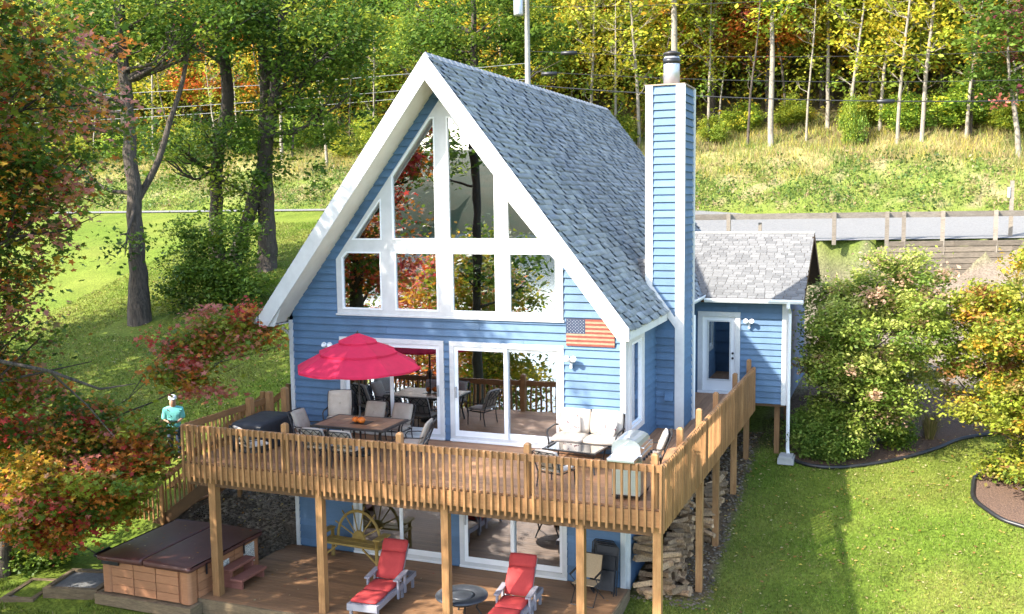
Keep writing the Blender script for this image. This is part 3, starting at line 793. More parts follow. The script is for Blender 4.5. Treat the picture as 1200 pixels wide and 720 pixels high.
MB().lathe([(.03, -.08), (.05, 0), (.075, .1), (.07, .11)], 12).build('lamp_head', 'steel_dull', el, True, rot=(R(70), 0, R(-30)))
MB().box((-.04, -.02, -.02), (.1, .05, .04)).build('bracket', 'white_vinyl', el)

# wooden flag sign
fl = thing('wooden_flag', 'weathered wooden stars and stripes flag hung on the blue front wall', 'flag sign', (7.0, -.035, 5.235))
FW_, FH_ = 1.07, .58
MB().box((0, -.02, 0), (FW_, 0, FH_)).build('backing_board', 'flag_red', fl)
for i in range(13):
    z0 = FH_ * i / 13; x0 = 0 if i < 6 else .43
    MB().box((x0, -.032, z0 + .001), (FW_, -.02, z0 + FH_ / 13 - .001)).build('stripe', 'flag_red' if i % 2 == 0 else 'flag_white', fl)
MB().box((0, -.036, FH_ * 6 / 13), (.428, -.02, FH_)).build('canton', 'flag_blue', fl)
st = MB()
for r in range(9):
    for c in range(6 if r % 2 == 0 else 5):
        cx = .428 * ((c + (.5 if r % 2 == 0 else 1)) / 6); cz2 = FH_ * 6 / 13 + FH_ * 7 / 13 * (r + .8) / 9.6
        pts = [(cx + (.009 if k % 2 == 0 else .004) * math.sin(k * math.pi / 5), -.0375, cz2 + (.009 if k % 2 == 0 else .004) * math.cos(k * math.pi / 5)) for k in range(10)]
        st.add([(cx, -.0375, cz2)] + pts, [(0, 1 + k, 1 + (k + 1) % 10) for k in range(10)])
st.build('stars', 'white_paint', fl)
# ------------------------------------------------------------------ upper deck
DX0, DX1, DYF, DYB = -.46, 9.85, -3.46, 7.28
def DXR(y): return DX1 + .014 * (y - DYF)
deck = thing('deck', 'raised honey-stained wooden deck wrapping the house front and right side with slatted railing', 'deck')
bw = .14
y = DYF + .05
while y < -.06:
    MB().box((DX0 + .03, y, ZD - .038), (DX1 - .05, min(y + bw - .008, -.05), ZD)).build('deck_board', 'deck_x', deck); y += bw
x = W + .06
while x < DX1 - .1:
    MB().box((x, -.04, ZD - .038), (min(x + bw - .008, DX1 - .05), YW - .06, ZD)).build('deck_board', 'deck_y', deck); x += bw
MB().box((W + .05, YW - .05, ZD - .038), (DX1 - .05, DYB - .02, ZD - .004)).build('deck_board', 'deck_x', deck) if False else None
# rim joists, joists, beam
RT, RB = 3.735, 2.50
def board(p, q, mat='cedar_rail', name='rim_joist'): return MB().box(p, q).build(name, mat, deck)
board((DX0, DYF, 2.60), (DX1 - .04, DYF + .04, ZD - .04))
MB().bar((DX1 - .02, DYF, 2.745), (DXR(DYB) - .02, DYB, 2.745), .04, .29).build('rim_joist', 'cedar_rail', deck)
board((DX0, DYF + .041, 2.60), (DX0 + .04, -.05, ZD - .04))
for k in range(24):
    x = DX0 + .4 + k * .42
    if x < DX1 - .2: MB().box((x, DYF + .041, 2.64), (x + .045, -.05, ZD - .04)).build('joist', 'dark_wood', deck)
for k in range(18):
    y = .3 + k * .42
    MB().box((W + .05, y, 2.64), (DXR(y) - .045, y + .045, ZD - .04)).build('joist', 'dark_wood', deck)
MB().box((DX0 + .05, DYF + .12, 2.40), (DX1 - .05, DYF + .25, 2.64)).build('beam', 'dark_wood', deck)
MB().bar((DX1 - .17, DYF + .26, 2.525), (DXR(DYB) - .17, DYB, 2.525), .14, .2).build('beam', 'dark_wood', deck)
# posts standing above the floor
def post_cap(x, y, z0, z1, s=.115, name='rail_post'):
    b = MB().box((x - s / 2, y - s / 2, z0), (x + s / 2, y + s / 2, z1 - .03))
    h = s / 2
    b.add([(x - h, y - h, z1 - .03), (x + h, y - h, z1 - .03), (x + h, y + h, z1 - .03), (x - h, y + h, z1 - .03), (x - h * .5, y - h * .5, z1), (x + h * .5, y - h * .5, z1), (x + h * .5, y + h * .5, z1), (x - h * .5, y + h * .5, z1)],
          [(4, 5, 6, 7), (0, 1, 5, 4), (1, 2, 6, 5), (2, 3, 7, 6), (3, 0, 4, 7)])
    return b.build(name, 'cedar', deck)
for x in (2.06, 4.68, 7.32, 9.70): post_cap(x, DYF + .11, ZD, 3.91)
post_cap(DX0 + .11, DYF + .11, ZD, 3.72)
for y in (-1.56, .27, 2.15, 4.75, 7.03): post_cap(DXR(y) - .105, y, ZD - .3, 3.98)
for y in (-1.2, -.44): post_cap(DX0 + .09, y, ZD - .3, 3.88, .14)
post_cap(-.10, -.18, ZD, 3.95, .14)
# lower support posts
for x, s in ((.17, .17), (2.80, .15), (5.60, .15), (8.32, .15), (9.74, .15)):
    MB().box((x - s / 2, DYF + .1, min(-.02, gz(x, -3.3)) - .1), (x + s / 2, DYF + .1 + s, 2.60)).build('support_post', 'cedar', deck)
for y in (.70, 2.6, 5.05, 7.1):
    MB().box((DXR(y) - .235, y - .07, gz(9.7, y) - .2), (DXR(y) - .095, y + .07, 2.60)).build('support_post', 'cedar', deck)
# top rails
board((DX0 - .005, DYF + .0, 3.59), (DX1, DYF + .04, RT - .01), name='top_rail')
MB().bar((DX1 - .02, DYF + .041, 3.6575), (DXR(DYB) - .02, DYB, 3.6575), .04, .135).build('top_rail', 'cedar_rail', deck)
board((DX0, DYF + .041, 3.59), (DX0 + .04, -.44, RT - .01), name='top_rail')
board((DX0 + .0, DYF + .041, 3.05), (DX0 + .04, -.44, 3.13), name='bottom_rail')
# balusters: long slats screwed on outside
sl = .042
def slat_mesh(h):
    z0, z1, e = 0, h, .02
    a = sl / 2
    return MB().add([(-a, -a, z0 + e), (a, -a, z0 + e), (a, a, z0), (-a, a, z0), (-a, -a, z1 - e), (a, -a, z1 - e), (a, a, z1), (-a, a, z1)],
                    [(0, 3, 2, 1), (4, 5, 6, 7), (0, 1, 5, 4), (1, 2, 6, 5), (2, 3, 7, 6), (3, 0, 4, 7)]).mesh('baluster')
me_s = slat_mesh(RT - RB); me_s.materials.append(MATS['cedar'])
rr = random.Random(4)
def slat(x, y, rz, me=None, z=RB):
    o = bpy.data.objects.new('baluster', me or me_s); COL.objects.link(o); o.parent = deck
    o.location = (x, y, z + rr.uniform(-.008, .008)); o.rotation_euler = (rr.uniform(-.006, .006), rr.uniform(-.006, .006), rz)
n = 75
for i in range(n): slat(DX0 + .03 + (DX1 - DX0 - .05) * i / (n - 1), DYF - sl / 2 - .001, 0)
n = 80
for i in range(n):
    yy = DYF + .03 + (DYB - DYF - .06) * i / (n - 1); slat(DXR(yy) + sl / 2 + .002, yy, R(90))
n = 22
for i in range(n): slat(DX0 - sl / 2 - .001, DYF + .05 + (-.44 - DYF - .1) * i / (n - 1), R(-90))
# ------------------------------------------------------------------ stairs down the left side
st_ = thing('stairs', 'wooden stairs with slatted rail running down from the left end of the deck', 'stairs')
SX0, SS = DX0 - .02, .75
nst = 17
run = 4.9 / nst
for k in range(nst):
    x1 = SX0 - k * run; z = ZD - (k + 1) * run * SS
    MB().box((x1 - run - .02, -.40, z - .04), (x1, .62, z)).build('tread', 'deck_y', st_)
for yy in (-.44, .63):
    xe = SX0 - 4.9; ze = ZD - 4.9 * SS
    vs = [(SX0, yy, ZD - .04), (SX0, yy, ZD - .40), (xe, yy, ze - .32), (xe, yy, ze + .05)]
    vs += [(a, b_ + .04, c) for a, b_, c in vs]
    MB().add(vs, [(0, 1, 2, 3), (7, 6, 5, 4), (0, 4, 5, 1), (3, 2, 6, 7), (0, 3, 7, 4), (1, 5, 6, 2)]).build('stringer', 'dark_wood', st_)
    MB().bar((SX0 - .02, yy + .02, ZD + .85), (xe, yy + .02, ze + .90), .05, .13).build('handrail', 'cedar_rail', st_)
    for k in range(4):
        x = SX0 - .06 - k * 1.6; zz = ZD + (x - SX0) * SS
        MB().box((x - .05, yy - .055, max(zz - .9, gz(x, yy) - .2) if k else zz - .4), (x + .05, yy + .055 - .03, zz + .98)).build('newel_post', 'cedar', st_)
    for k in range(1, 34):
        x = SX0 - k * .145; zz = ZD + (x - SX0) * SS
        MB().box((x - .018, yy + .045, zz - .12), (x + .018, yy + .08, zz + .88)).build('baluster', 'cedar', st_)
# ------------------------------------------------------------------ lower patio deck
pt = thing('patio_deck', 'low brown plank patio beneath the raised deck', 'patio')
y = -3.55
while y < -.05:
    MB().box((-.22, y, -.04), (8.36, min(y + .133, -.04), .0)).build('deck_board', 'patio_wood', pt); y += .14
MB().box((-.24, -3.59, -.32), (8.38, -3.551, -.005)).build('edge_board', 'timber', pt)
MB().box((8.361, -3.55, -.4), (8.40, -.04, -.005)).build('edge_board', 'timber', pt)
MB().box((-.262, -3.55, -.32), (-.222, -.04, -.005)).build('edge_board', 'timber', pt)
MB().box((-.2, -3.5, -.30), (8.33, -.06, -.05)).build('joist_frame', 'dark_wood', pt)
# ------------------------------------------------------------------ deck furniture
def rotx(a): return Matrix.Rotation(a, 3, 'X')
def make_chair(label, cush='cushion'):
    """armchair facing -Y; origin on the floor under the seat centre"""
    t = thing('patio_chair', label, 'chair', group='dark metal patio chairs with pale cushions')
    for sx in (-1, 1):
        MB().tube([(sx * .27, -.25, 0), (sx * .265, -.24, .25), (sx * .26, -.23, .40)], .014, 6).build('leg', 'dark_metal', t, True)
        MB().tube([(sx * .27, .26, 0), (sx * .265, .22, .25), (sx * .26, .22, .40)], .014, 6).build('leg', 'dark_metal', t, True)
        MB().tube([(sx * .275, -.24, .40), (sx * .30, -.27, .56), (sx * .31, -.22, .635), (sx * .31, 0, .65), (sx * .29, .2, .64), (sx * .265, .27, .66)], .015, 6).build('armrest', 'dark_metal', t, True)
    MB().bar((-.26, -.23, .40), (.26, -.23, .40), .025).bar((-.26, .23, .40), (.26, .23, .40), .025).bar((-.26, -.23, .40), (-.26, .23, .40), .025).bar((.26, -.23, .40), (.26, .23, .40), .025).build('seat_frame', 'dark_metal', t)
    B = lambda u, v: (u, .235 + .20 * v, .42 + .58 * v)
    fr = MB().tube([B(-.26, 0), B(-.265, .9), B(-.22, 1.0), B(.22, 1.0), B(.265, .9), B(.26, 0)], .015, 6).build('back_frame', 'dark_metal', t, True)
    la = MB(); la.bar(B(-.26, .62), B(.26, .62), .014).bar(B(-.26, .25), B(.26, .25), .014)
    for k in range(3):
        a, b_ = -.26 + k * .1733, -.26 + (k + 1) * .1733
        la.bar(B(a, .62), B(b_, .98), .014).bar(B(b_, .62), B(a, .98), .014)
    for k in range(3): la.bar(B(-.13 + k * .13, .25), B(-.13 + k * .13, .62), .012)
    la.build('lattice', 'dark_metal', fr)
    MB().pillow(.52, .50, .10, (0, -.01, .465)).build('seat_cushion', cush, t, True)
    m = rotx(R(71))
    MB().pillow(.50, .58, .11, (0, .255, .745), m).build('back_cushion', cush, t, True)
    MB().lathe([(.016, 0), (.016, .012), (.004, .016)], 8).build('button', cush, t, True, (0, .19, .77), (R(71), 0, 0))
    return t
spots = [(1.62, -1.72, 90, 'dark metal cushioned chair at the left end of the tiled table', 'taupe_cushion'),
         (1.72, -.72, 25, 'high-backed pale cushioned chair at the back left corner of the tiled table', 'cushion'),
         (2.52, -.72, 0, 'taupe cushioned chair behind the tiled table, beside the umbrella pole', 'taupe_cushion'),
         (3.20, -.72, -3, 'taupe cushioned chair behind the tiled table, in front of the door frame', 'taupe_cushion'),
         (4.22, -1.85, -78, 'lattice-backed chair at the right end of the tiled table', 'taupe_cushion'),
         (2.42, -2.58, 180, 'left lattice-backed chair on the railing side of the tiled table', 'taupe_cushion'),
         (3.10, -2.62, 180, 'lattice-backed chair on the railing side nearest the table corner', 'taupe_cushion'),
         (.92, -2.85, 150, 'chair standing in front of the black covered box', 'cushion'),
         (7.62, -2.62, 165, 'lone lattice-backed chair between the railing and the glass coffee table', 'cushion'),
         (9.10, -1.25, -75, 'pale cushioned chair behind the steel grill, facing the loveseat', 'cushion')]
protos = {}
for x, y, a, lb, cu in spots:
    if cu not in protos: t = protos[cu] = make_chair(lb, cu)
    else: t = copy_tree(protos[cu])
    t['label'] = lb; t.location = (x, y, ZD); t.rotation_euler = (0, 0, R(a))
    t.scale = (1.08, 1.08, 1.06) if 'high-backed' in lb else (1, 1, .74) if ('lone' in lb or 'black covered' in lb) else (1, 1, .79) if 'railing side' in lb else (1, 1, .86)
# dining table with tiled top
tb = thing('patio_table', 'rectangular dark metal table with brown tiled top under the umbrella', 'table', (2.85, -1.72, ZD))
tx, ty, tz = .88, .58, .70
MB().box((-tx, -ty, tz - .045), (tx, -ty + .06, tz)).box((-tx, ty - .06, tz - .045), (tx, ty, tz)).box((-tx, -ty + .06, tz - .045), (-tx + .06, ty - .06, tz)).box((tx - .06, -ty + .06, tz - .045), (tx, ty - .06, tz)).build('table_frame', 'dark_metal', tb)
MB().box((-tx + .06, -ty + .06, tz - .04), (tx - .06, ty - .06, tz - .012)).build('table_bed', 'dark_metal', tb)
nxt, nyt = 6, 4
for i in range(nxt):
    for j in range(nyt):
        a, b_ = (2 * tx - .13) / nxt, (2 * ty - .13) / nyt
        MB().box((-tx + .067 + i * a, -ty + .067 + j * b_, tz - .011), (-tx + .061 + (i + 1) * a, -ty + .061 + (j + 1) * b_, tz + .002)).build('tile', 'tile_brown', tb)
for sx in (-1, 1):
    for sy in (-1, 1):
        MB().tube([(sx * .74, sy * .46, 0), (sx * .68, sy * .42, .3), (sx * .74, sy * .46, tz - .04)], .022, 7).build('leg', 'dark_metal', tb, True)
MB().bar((-.7, 0, .3), (.7, 0, .3), .02).bar((-.68, -.42, .3), (-.68, .42, .3), .02).bar((.68, -.42, .3), (.68, .42, .3), .02).build('stretcher', 'dark_metal', tb)
mt = MB().box((2.72, -1.93, ZD + .7035), (3.12, -1.58, ZD + .709)).build('table_mat', 'black_plastic')
tag(mt, 'small black mat under the two orange pumpkins', 'mat')
def pumpkin(x, y, r, lb):
    t = thing('pumpkin', lb, 'pumpkin', (x, y, ZD + .709), group='little orange pumpkins on the table')
    vs = []; n, m = 20, 8
    for j in range(m + 1):
        th = math.pi * j / m
        for i in range(n):
            ph = 2 * math.pi * i / n; q = r * (1 + .06 * math.cos(ph * 10)) * (math.sin(th) if 0 < j < m else .01)
            vs.append((q * math.cos(ph), q * math.sin(ph), r * .85 - r * .82 * math.cos(th) * (-1 if False else 1) + 0))
    fs = [(j * n + i, j * n + (i + 1) % n, (j + 1) * n + (i + 1) % n, (j + 1) * n + i) for j in range(m) for i in range(n)]
    MB().add(vs, [f[::-1] for f in fs]).build('pumpkin_body', 'pumpkin', t, True)
    MB().tube([(0, 0, r * 1.5), (0, 0, r * 1.8), (.01, 0, r * 1.98)], [.014, .01, .012], 6).build('stem', 'dark_wood', t)
pumpkin(2.80, -1.80, .075, 'left little orange pumpkin beside the umbrella pole')
pumpkin(2.96, -1.84, .082, 'right little orange pumpkin beside the umbrella pole')
# umbrella
um = thing('umbrella', 'open crimson three-tier market umbrella over the patio table', 'umbrella', (2.87, -1.74, ZD))
MB().tube([(0, 0, .04), (0, 0, 2.62)], .021, 10).build('pole', 'dark_metal', um, True)
MB().lathe([(.26, 0), (.26, .04), (.22, .07), (.05, .1), (.03, .3), (.025, .3)], 20).build('base', 'dark_metal', um, True)
MB().tube([(0, -.02, 1.15), (.06, -.05, 1.16), (.06, -.1, 1.12)], .012, 6).lathe([(.035, 1.08), (.035, 1.22)], 10).build('crank', 'dark_metal', um, True)
MB().lathe([(.012, 2.6), (.03, 2.63), (.025, 2.66), (.006, 2.70)], 10).build('finial', 'dark_metal', um, True)
def tier(r0, z0, r1, z1, hang, seed, sag=.03):
    vs = []; fs = []; S = 8; q = 6; rows = 6; a0 = R(12)
    for j in range(rows + 1):
        t = j / rows; rr_ = r0 + (r1 - r0) * t; z = z0 + (z1 - z0) * (t * .92 + .08 * t * t)
        for i in range(S * q):
            k = i / q; e = abs((k % 1) - .5) * 2
            ang = 2 * math.pi * i / (S * q) + a0
            cc = math.cos(math.pi / S) / math.cos((k % 1 - .5) * 2 * math.pi / S) if True else 1
            rad = rr_ * cc
            vs.append((rad * math.cos(ang), rad * math.sin(ang), z - sag * (1 - e * e) * t))
    n = S * q
    for i in range(n): 
        x_, y_, z_ = vs[rows * n + i]; vs.append((x_ * 1.002, y_ * 1.002, z_ - hang))
    for j in range(rows + 1):
        for i in range(n): fs.append((j * n + i, j * n + (i + 1) % n, (j + 1) * n + (i + 1) % n, (j + 1) * n + i))
    return MB().add(vs, fs)
c3 = tier(.70, 2.275, 1.37, 1.93, .04, 1, .04).build('canopy', 'umbrella_red', um)
tier(.30, 2.47, .87, 2.255, .045, 2, .03).build('canopy_tier', 'umbrella_red', c3)
tier(.02, 2.64, .43, 2.475, .05, 3, .02).build('canopy_tier', 'umbrella_red', c3)
for k in range(8):
    a = 2 * math.pi * k / 8 + R(12)
    MB().bar((.03 * math.cos(a), .03 * math.sin(a), 2.55), (1.34 * math.cos(a), 1.34 * math.sin(a), 1.93), .014).bar((.03 * math.cos(a), .03 * math.sin(a), 1.9), (.68 * math.cos(a), .68 * math.sin(a), 2.22), .012).build('rib', 'dark_metal', um)
# black covered box / grill
cb = thing('covered_grill', 'waist-high barbecue under a black fabric cover by the left railing', 'covered grill', (.36, -1.75, ZD), R(4))
vs = []; nseg = 28
for j, (z, k, fl_) in enumerate(((0.02, 1.0, .05), (.25, .99, .035), (.5, .985, .02), (.60, .98, .0), (.635, .93, 0), (.645, .5, 0))):
    for i in range(nseg):
        a = 2 * math.pi * i / nseg; ca, sa = math.cos(a), math.sin(a)
        ex = abs(ca) ** .28 * (1 if ca > 0 else -1); ey = abs(sa) ** .28 * (1 if sa > 0 else -1)
        w_ = 1 + fl_ * math.sin(a * 7 + j)
        vs.append((.42 * ex * k * w_, .74 * ey * k * w_, z))
fs = [(j * nseg + i, j * nseg + (i + 1) % nseg, (j + 1) * nseg + (i + 1) % nseg, (j + 1) * nseg + i) for j in range(5) for i in range(nseg)] + [tuple(5 * nseg + i for i in range(nseg))]
MB().add(vs, fs).build('fabric_cover', 'black_cover', cb, True)
MB().tube([(-.4, -.70, .58), (.4, -.70, .58)], .016, 6).build('edge_cord', 'black_plastic', cb)
# loveseat
ls = thing('loveseat', 'cream cushioned two-seat garden loveseat with dark frame against the blue wall', 'sofa', (7.58, -.48, ZD))
for sx in (-1, 1):
    MB().tube([(sx * .72, -.38, 0), (sx * .72, -.38, .40), (sx * .745, -.40, .58), (sx * .75, -.34, .63), (sx * .75, .1, .64), (sx * .73, .32, .60)], .02, 7).build('armrest', 'dark_metal', ls, True)
    MB().tube([(sx * .70, .36, 0), (sx * .70, .30, .4), (sx * .70, .40, .90)], .02, 7).build('leg', 'dark_metal', ls, True)
MB().bar((-.72, -.36, .33), (.72, -.36, .33), .035).bar((-.72, .3, .33), (.72, .3, .33), .035).bar((-.72, -.36, .33), (-.72, .3, .33), .035).bar((.72, -.36, .33), (.72, .3, .33), .035).build('seat_frame', 'dark_metal', ls)
MB().tube([(-.70, .40, .88), (-.5, .42, .94), (-.2, .42, .90), (0, .42, .95), (.2, .42, .90), (.5, .42, .94), (.70, .40, .88)], .014, 6).build('back_rail', 'dark_metal', ls, True)
for sx in (-1, 1):
    MB().pillow(.70, .66, .15, (sx * .355, -.05, .43)).build('seat_cushion', 'cushion', ls, True)
    MB().pillow(.70, .52, .17, (sx * .355, .29, .72), rotx(R(74))).build('back_cushion', 'cushion', ls, True)
def throw_pillow(x, lb, rz, tl):
    p = MB().pillow(.38, .38, .13, (0, 0, 0), Matrix.Rotation(R(rz), 3, 'Z') @ rotx(R(68)) @ Matrix.Rotation(R(tl), 3, 'Z')).build('throw_pillow', 'floral', None, True, (x, -.40, ZD + .67))
    tag(p, lb, 'pillow', 'floral throw pillows on the loveseat')
throw_pillow(7.22, 'cream throw pillow with dark floral print on the left loveseat seat', 8, 4)
throw_pillow(8.02, 'cream floral throw pillow on the right loveseat seat', -12, -6)
# coffee table
ct = thing('coffee_table', 'low dark metal coffee table with green-tinted glass top by the loveseat', 'coffee table', (7.60, -1.36, ZD), R(-6))
ax, ay, az_ = .58, .34, .44
MB().plate(rect(-ax, ax, -ay, ay), [rect(-ax + .045, ax - .045, -ay + .045, ay - .045)], lambda u, v, w: (u, v, w), az_ - .03, az_).build('table_frame', 'dark_metal', ct)
MB().box((-ax + .04, -ay + .04, az_ - .012), (ax - .04, ay - .04, az_ - .004)).build('glass_top', 'table_glass', ct)
for sx in (-1, 1):
    for sy in (-1, 1): MB().tube([(sx * .55, sy * .31, 0), (sx * .50, sy * .28, .2), (sx * .54, sy * .30, az_ - .03)], .016, 6).build('leg', 'dark_metal', ct, True)
MB().bar((-.5, -.28, .2), (.5, -.28, .2), .015).bar((-.5, .28, .2), (.5, .28, .2), .015).bar((-.5, -.28, .2), (-.5, .28, .2), .015).bar((.5, -.28, .2), (.5, .28, .2), .015).build('lower_frame', 'dark_metal', ct)
# stainless grill, its front towards the right railing
gr = thing('barbecue_grill', 'stainless steel cart barbecue with rounded hood by the right front railing', 'barbecue', (9.12, -2.72, ZD), R(90))
# local frame: front faces -Y (world +X after the turn)
MB().box((-.42, -.26, .10), (.36, .26, .82)).build('cabinet', 'steel', gr, bevel=.012)
MB().box((-.40, -.268, .14), (-.04, -.2605, .66)).build('cabinet_door', 'steel', gr)
MB().box((-.02, -.268, .14), (.34, -.2605, .66)).build('cabinet_door', 'steel', gr)
MB().box((-.43, -.30, .68), (.37, -.20, .86)).build('control_panel', 'steel', gr, bevel=.01)
for k in range(4): MB().lathe([(.03, 0), (.028, .03), (.01, .034)], 12).build('knob', 'black_plastic', gr, True, (-.30 + k * .18, -.30, .77), (R(90), 0, 0))
hv = []; hs = 10
for k in range(hs + 1):
    a = math.pi * k / hs; hv += [(-.42, -.27 * math.cos(a), .86 + .27 * math.sin(a) ** .45), (.36, -.27 * math.cos(a), .86 + .27 * math.sin(a) ** .45)]
MB().add(hv, [(2 * k, 2 * k + 2, 2 * k + 3, 2 * k + 1) for k in range(hs)] + [tuple(2 * k for k in range(hs, -1, -1)), tuple(2 * k + 1 for k in range(hs + 1))]).build('hood', 'steel', gr)
MB().bar((-.36, -.31, .98), (.30, -.31, .98), .025).bar((-.33, -.25, .98), (-.33, -.31, .98), .02).bar((.27, -.25, .98), (.27, -.31, .98), .02).build('hood_handle', 'steel', gr)
MB().box((-.80, -.25, .80), (-.43, .25, .86)).build('side_shelf', 'steel', gr, bevel=.01)
MB().box((.37, -.25, .80), (.66, .25, .86)).build('side_shelf', 'steel', gr, bevel=.01)
for x in (-.36, .30):
    for y in (-.2, .2): MB().lathe([(.045, -.015), (.05, 0), (.045, .015)], 12).build('caster', 'black_plastic', gr, True, (x, y, .05), (0, R(90), 0))
MB().box((-.42, -.26, .085), (.36, .26, .10)).build('cart_base', 'dark_metal', gr)
tw_ = MB().pillow(.34, .30, .03, (0, 0, 0)).build('towel', 'white_vinyl', None, True, (9.02, -3.02, ZD + 1.02), (R(10), R(-38), R(5)))
tag(tw_, 'white towel draped over the near end of the grill hood', 'towel')

# ------------------------------------------------------------------ lower patio things
def chaise(x, y, rz, lb):
    """lounger with its foot towards -Y"""
    t = thing('chaise_lounge', lb, 'lounge chair', (x, y, 0), R(rz), 'red cushioned lounge chairs on the patio')
    for s in (-1, 1):
        MB().box((s * .31 - .02, -1.0, .22), (s * .31 + .02, .98, .33)).build('side_rail', 'lilac_frame', t)
        for yy in (-.93, .30, .86): MB().box((s * .31 - .025 - .02 * s, yy - .03, 0), (s * .31 + .025 - .02 * s, yy + .03, .219)).build('leg', 'lilac_frame', t)
        MB().add([(s * .33 - .05, -.12, .50), (s * .33 + .06, -.12, .50), (s * .33 + .06, .42, .54), (s * .33 - .05, .42, .54), (s * .33 - .05, -.12, .53), (s * .33 + .06, -.12, .53), (s * .33 + .06, .42, .57), (s * .33 - .05, .42, .57)],
                 [(0, 3, 2, 1), (4, 5, 6, 7), (0, 1, 5, 4), (1, 2, 6, 5), (2, 3, 7, 6), (3, 0, 4, 7)]).build('armrest', 'lilac_frame', t)
        MB().box((s * .345 - .02, -.05, .10), (s * .345 + .02, .02, .505)).build('arm_post', 'lilac_frame', t)
        MB().box((s * .345 - .02, .30, .10), (s * .345 + .02, .37, .53)).build('arm_post', 'lilac_frame', t)
    MB().box((-.33, -1.04, .20), (.33, -1.0, .34)).build('foot_board', 'lilac_frame', t)
    MB().box((-.29, .94, .22), (.29, .98, .33)).build('head_board', 'lilac_frame', t)
    for k in range(9): MB().box((-.29, -.97 + k * .135, .315), (.29, -.87 + k * .135, .335)).build('slat', 'lilac_frame', t)
    a = R(56); Bk = lambda u, v, w=0: (u, .26 + v * math.cos(a) - w * math.sin(a), .36 + v * math.sin(a) + w * math.cos(a))
    MB().bar(Bk(-.26, 0, -.03), Bk(-.26, .82, -.03), .04).bar(Bk(.26, 0, -.03), Bk(.26, .82, -.03), .04).bar(Bk(-.26, .8, -.03), Bk(.26, .8, -.03), .04).bar(Bk(0, .55, -.03), (0, .92, .3), .04).build('back_support', 'lilac_frame', t)
    MB().pillow(.58, .62, .08, (0, -.68, .375)).build('seat_cushion', 'red_cushion', t, True)
    MB().pillow(.58, .60, .08, (0, -.07, .380)).build('seat_cushion', 'red_cushion', t, True)
    m = rotx(a)
    MB().pillow(.58, .60, .085, Bk(0, .32, .045), m).build('back_cushion', 'red_cushion', t, True)
    MB().pillow(.58, .27, .085, Bk(0, .74, .05), m).build('head_cushion', 'red_cushion', t, True)
    return t
chaise(3.70, -2.40, 4, 'red cushioned lounge chair on the patio, beside the rustic bench')
chaise(6.60, -2.32, 3, 'red cushioned lounge chair on the patio, right of the fire pit')
fp = thing('fire_pit', 'round dark speckled fire pit table between the two red lounge chairs', 'fire pit', (5.60, -2.62, 0))
MB().lathe([(.50, .455), (.53, .47), (.53, .495), (.50, .51), (.30, .51), (.28, .49), (.22, .42), (.05, .41)], 32).build('table_ring', 'firepit', fp, True)
MB().lathe([(.06, .0), (.30, .30), (.34, .45), (.30, .455)], 24).build('bowl', 'dark_metal', fp, True) if False else MB().lathe([(.10, .26), (.26, .33), (.34, .45), (.30, .455)], 24).build('bowl', 'dark_metal', fp, True)
MB().lathe([(.27, .485), (.2, .50), (.08, .515), (.01, .52)], 20).build('lava_rock', 'firepit', fp, True)
for k in range(4):
    a = k * math.pi / 2 + .6
    MB().tube([(.42 * math.cos(a), .42 * math.sin(a), 0), (.30 * math.cos(a), .30 * math.sin(a), .2), (.36 * math.cos(a), .36 * math.sin(a), .46)], .02, 7).build('leg', 'dark_metal', fp, True)
# rustic wagon-wheel bench
be = thing('rustic_bench', 'yellow varnished log bench with half wagon-wheel back by the lower doors', 'bench', (1.95, -.60, 0), R(-3))
hw_ = .80
MB().box((-hw_, -.24, .44), (hw_, -.01, .49)).box((-hw_, .0, .44), (hw_, .22, .49)).build('seat', 'log_yellow', be, bevel=.015)
for sx in (-1, 1):
    for y in (-.2, .2): MB().tube([(sx * .74, y, 0), (sx * .73, y, .3), (sx * .74, y, .66 if y < 0 else .7)], [.05, .042, .045], 8).build('leg', 'log_yellow', be, True)
    MB().box((sx * .76 - .09, -.27, .66), (sx * .76 + .09, .24, .71)).build('armrest', 'log_yellow', be, bevel=.015)
    MB().bar((sx * .72, -.2, .12), (sx * .35, -.2, .42), .035).build('brace', 'log_yellow', be)
MB().tube([(-.58 * math.cos(math.pi * k / 16), .2, .50 + .66 * math.sin(math.pi * k / 16)) for k in range(17)], .035, 8).build('wheel_rim', 'log_yellow', be, True)
MB().plate([(.17 * math.cos(math.pi * k / 10), .49 + .20 * math.sin(math.pi * k / 10)) for k in range(11)], [], lambda u, v, w: (u, .2 - w, v), -.03, .03).build('wheel_hub', 'log_yellow', be)
for k in range(1, 7):
    a = math.pi * k / 7; MB().tube([(.14 * math.cos(a), .2, .49 + .16 * math.sin(a)), (.72 * math.cos(a), .2, .5 + .80 * math.sin(a))], .017, 7).build('spoke', 'log_yellow', be, True)
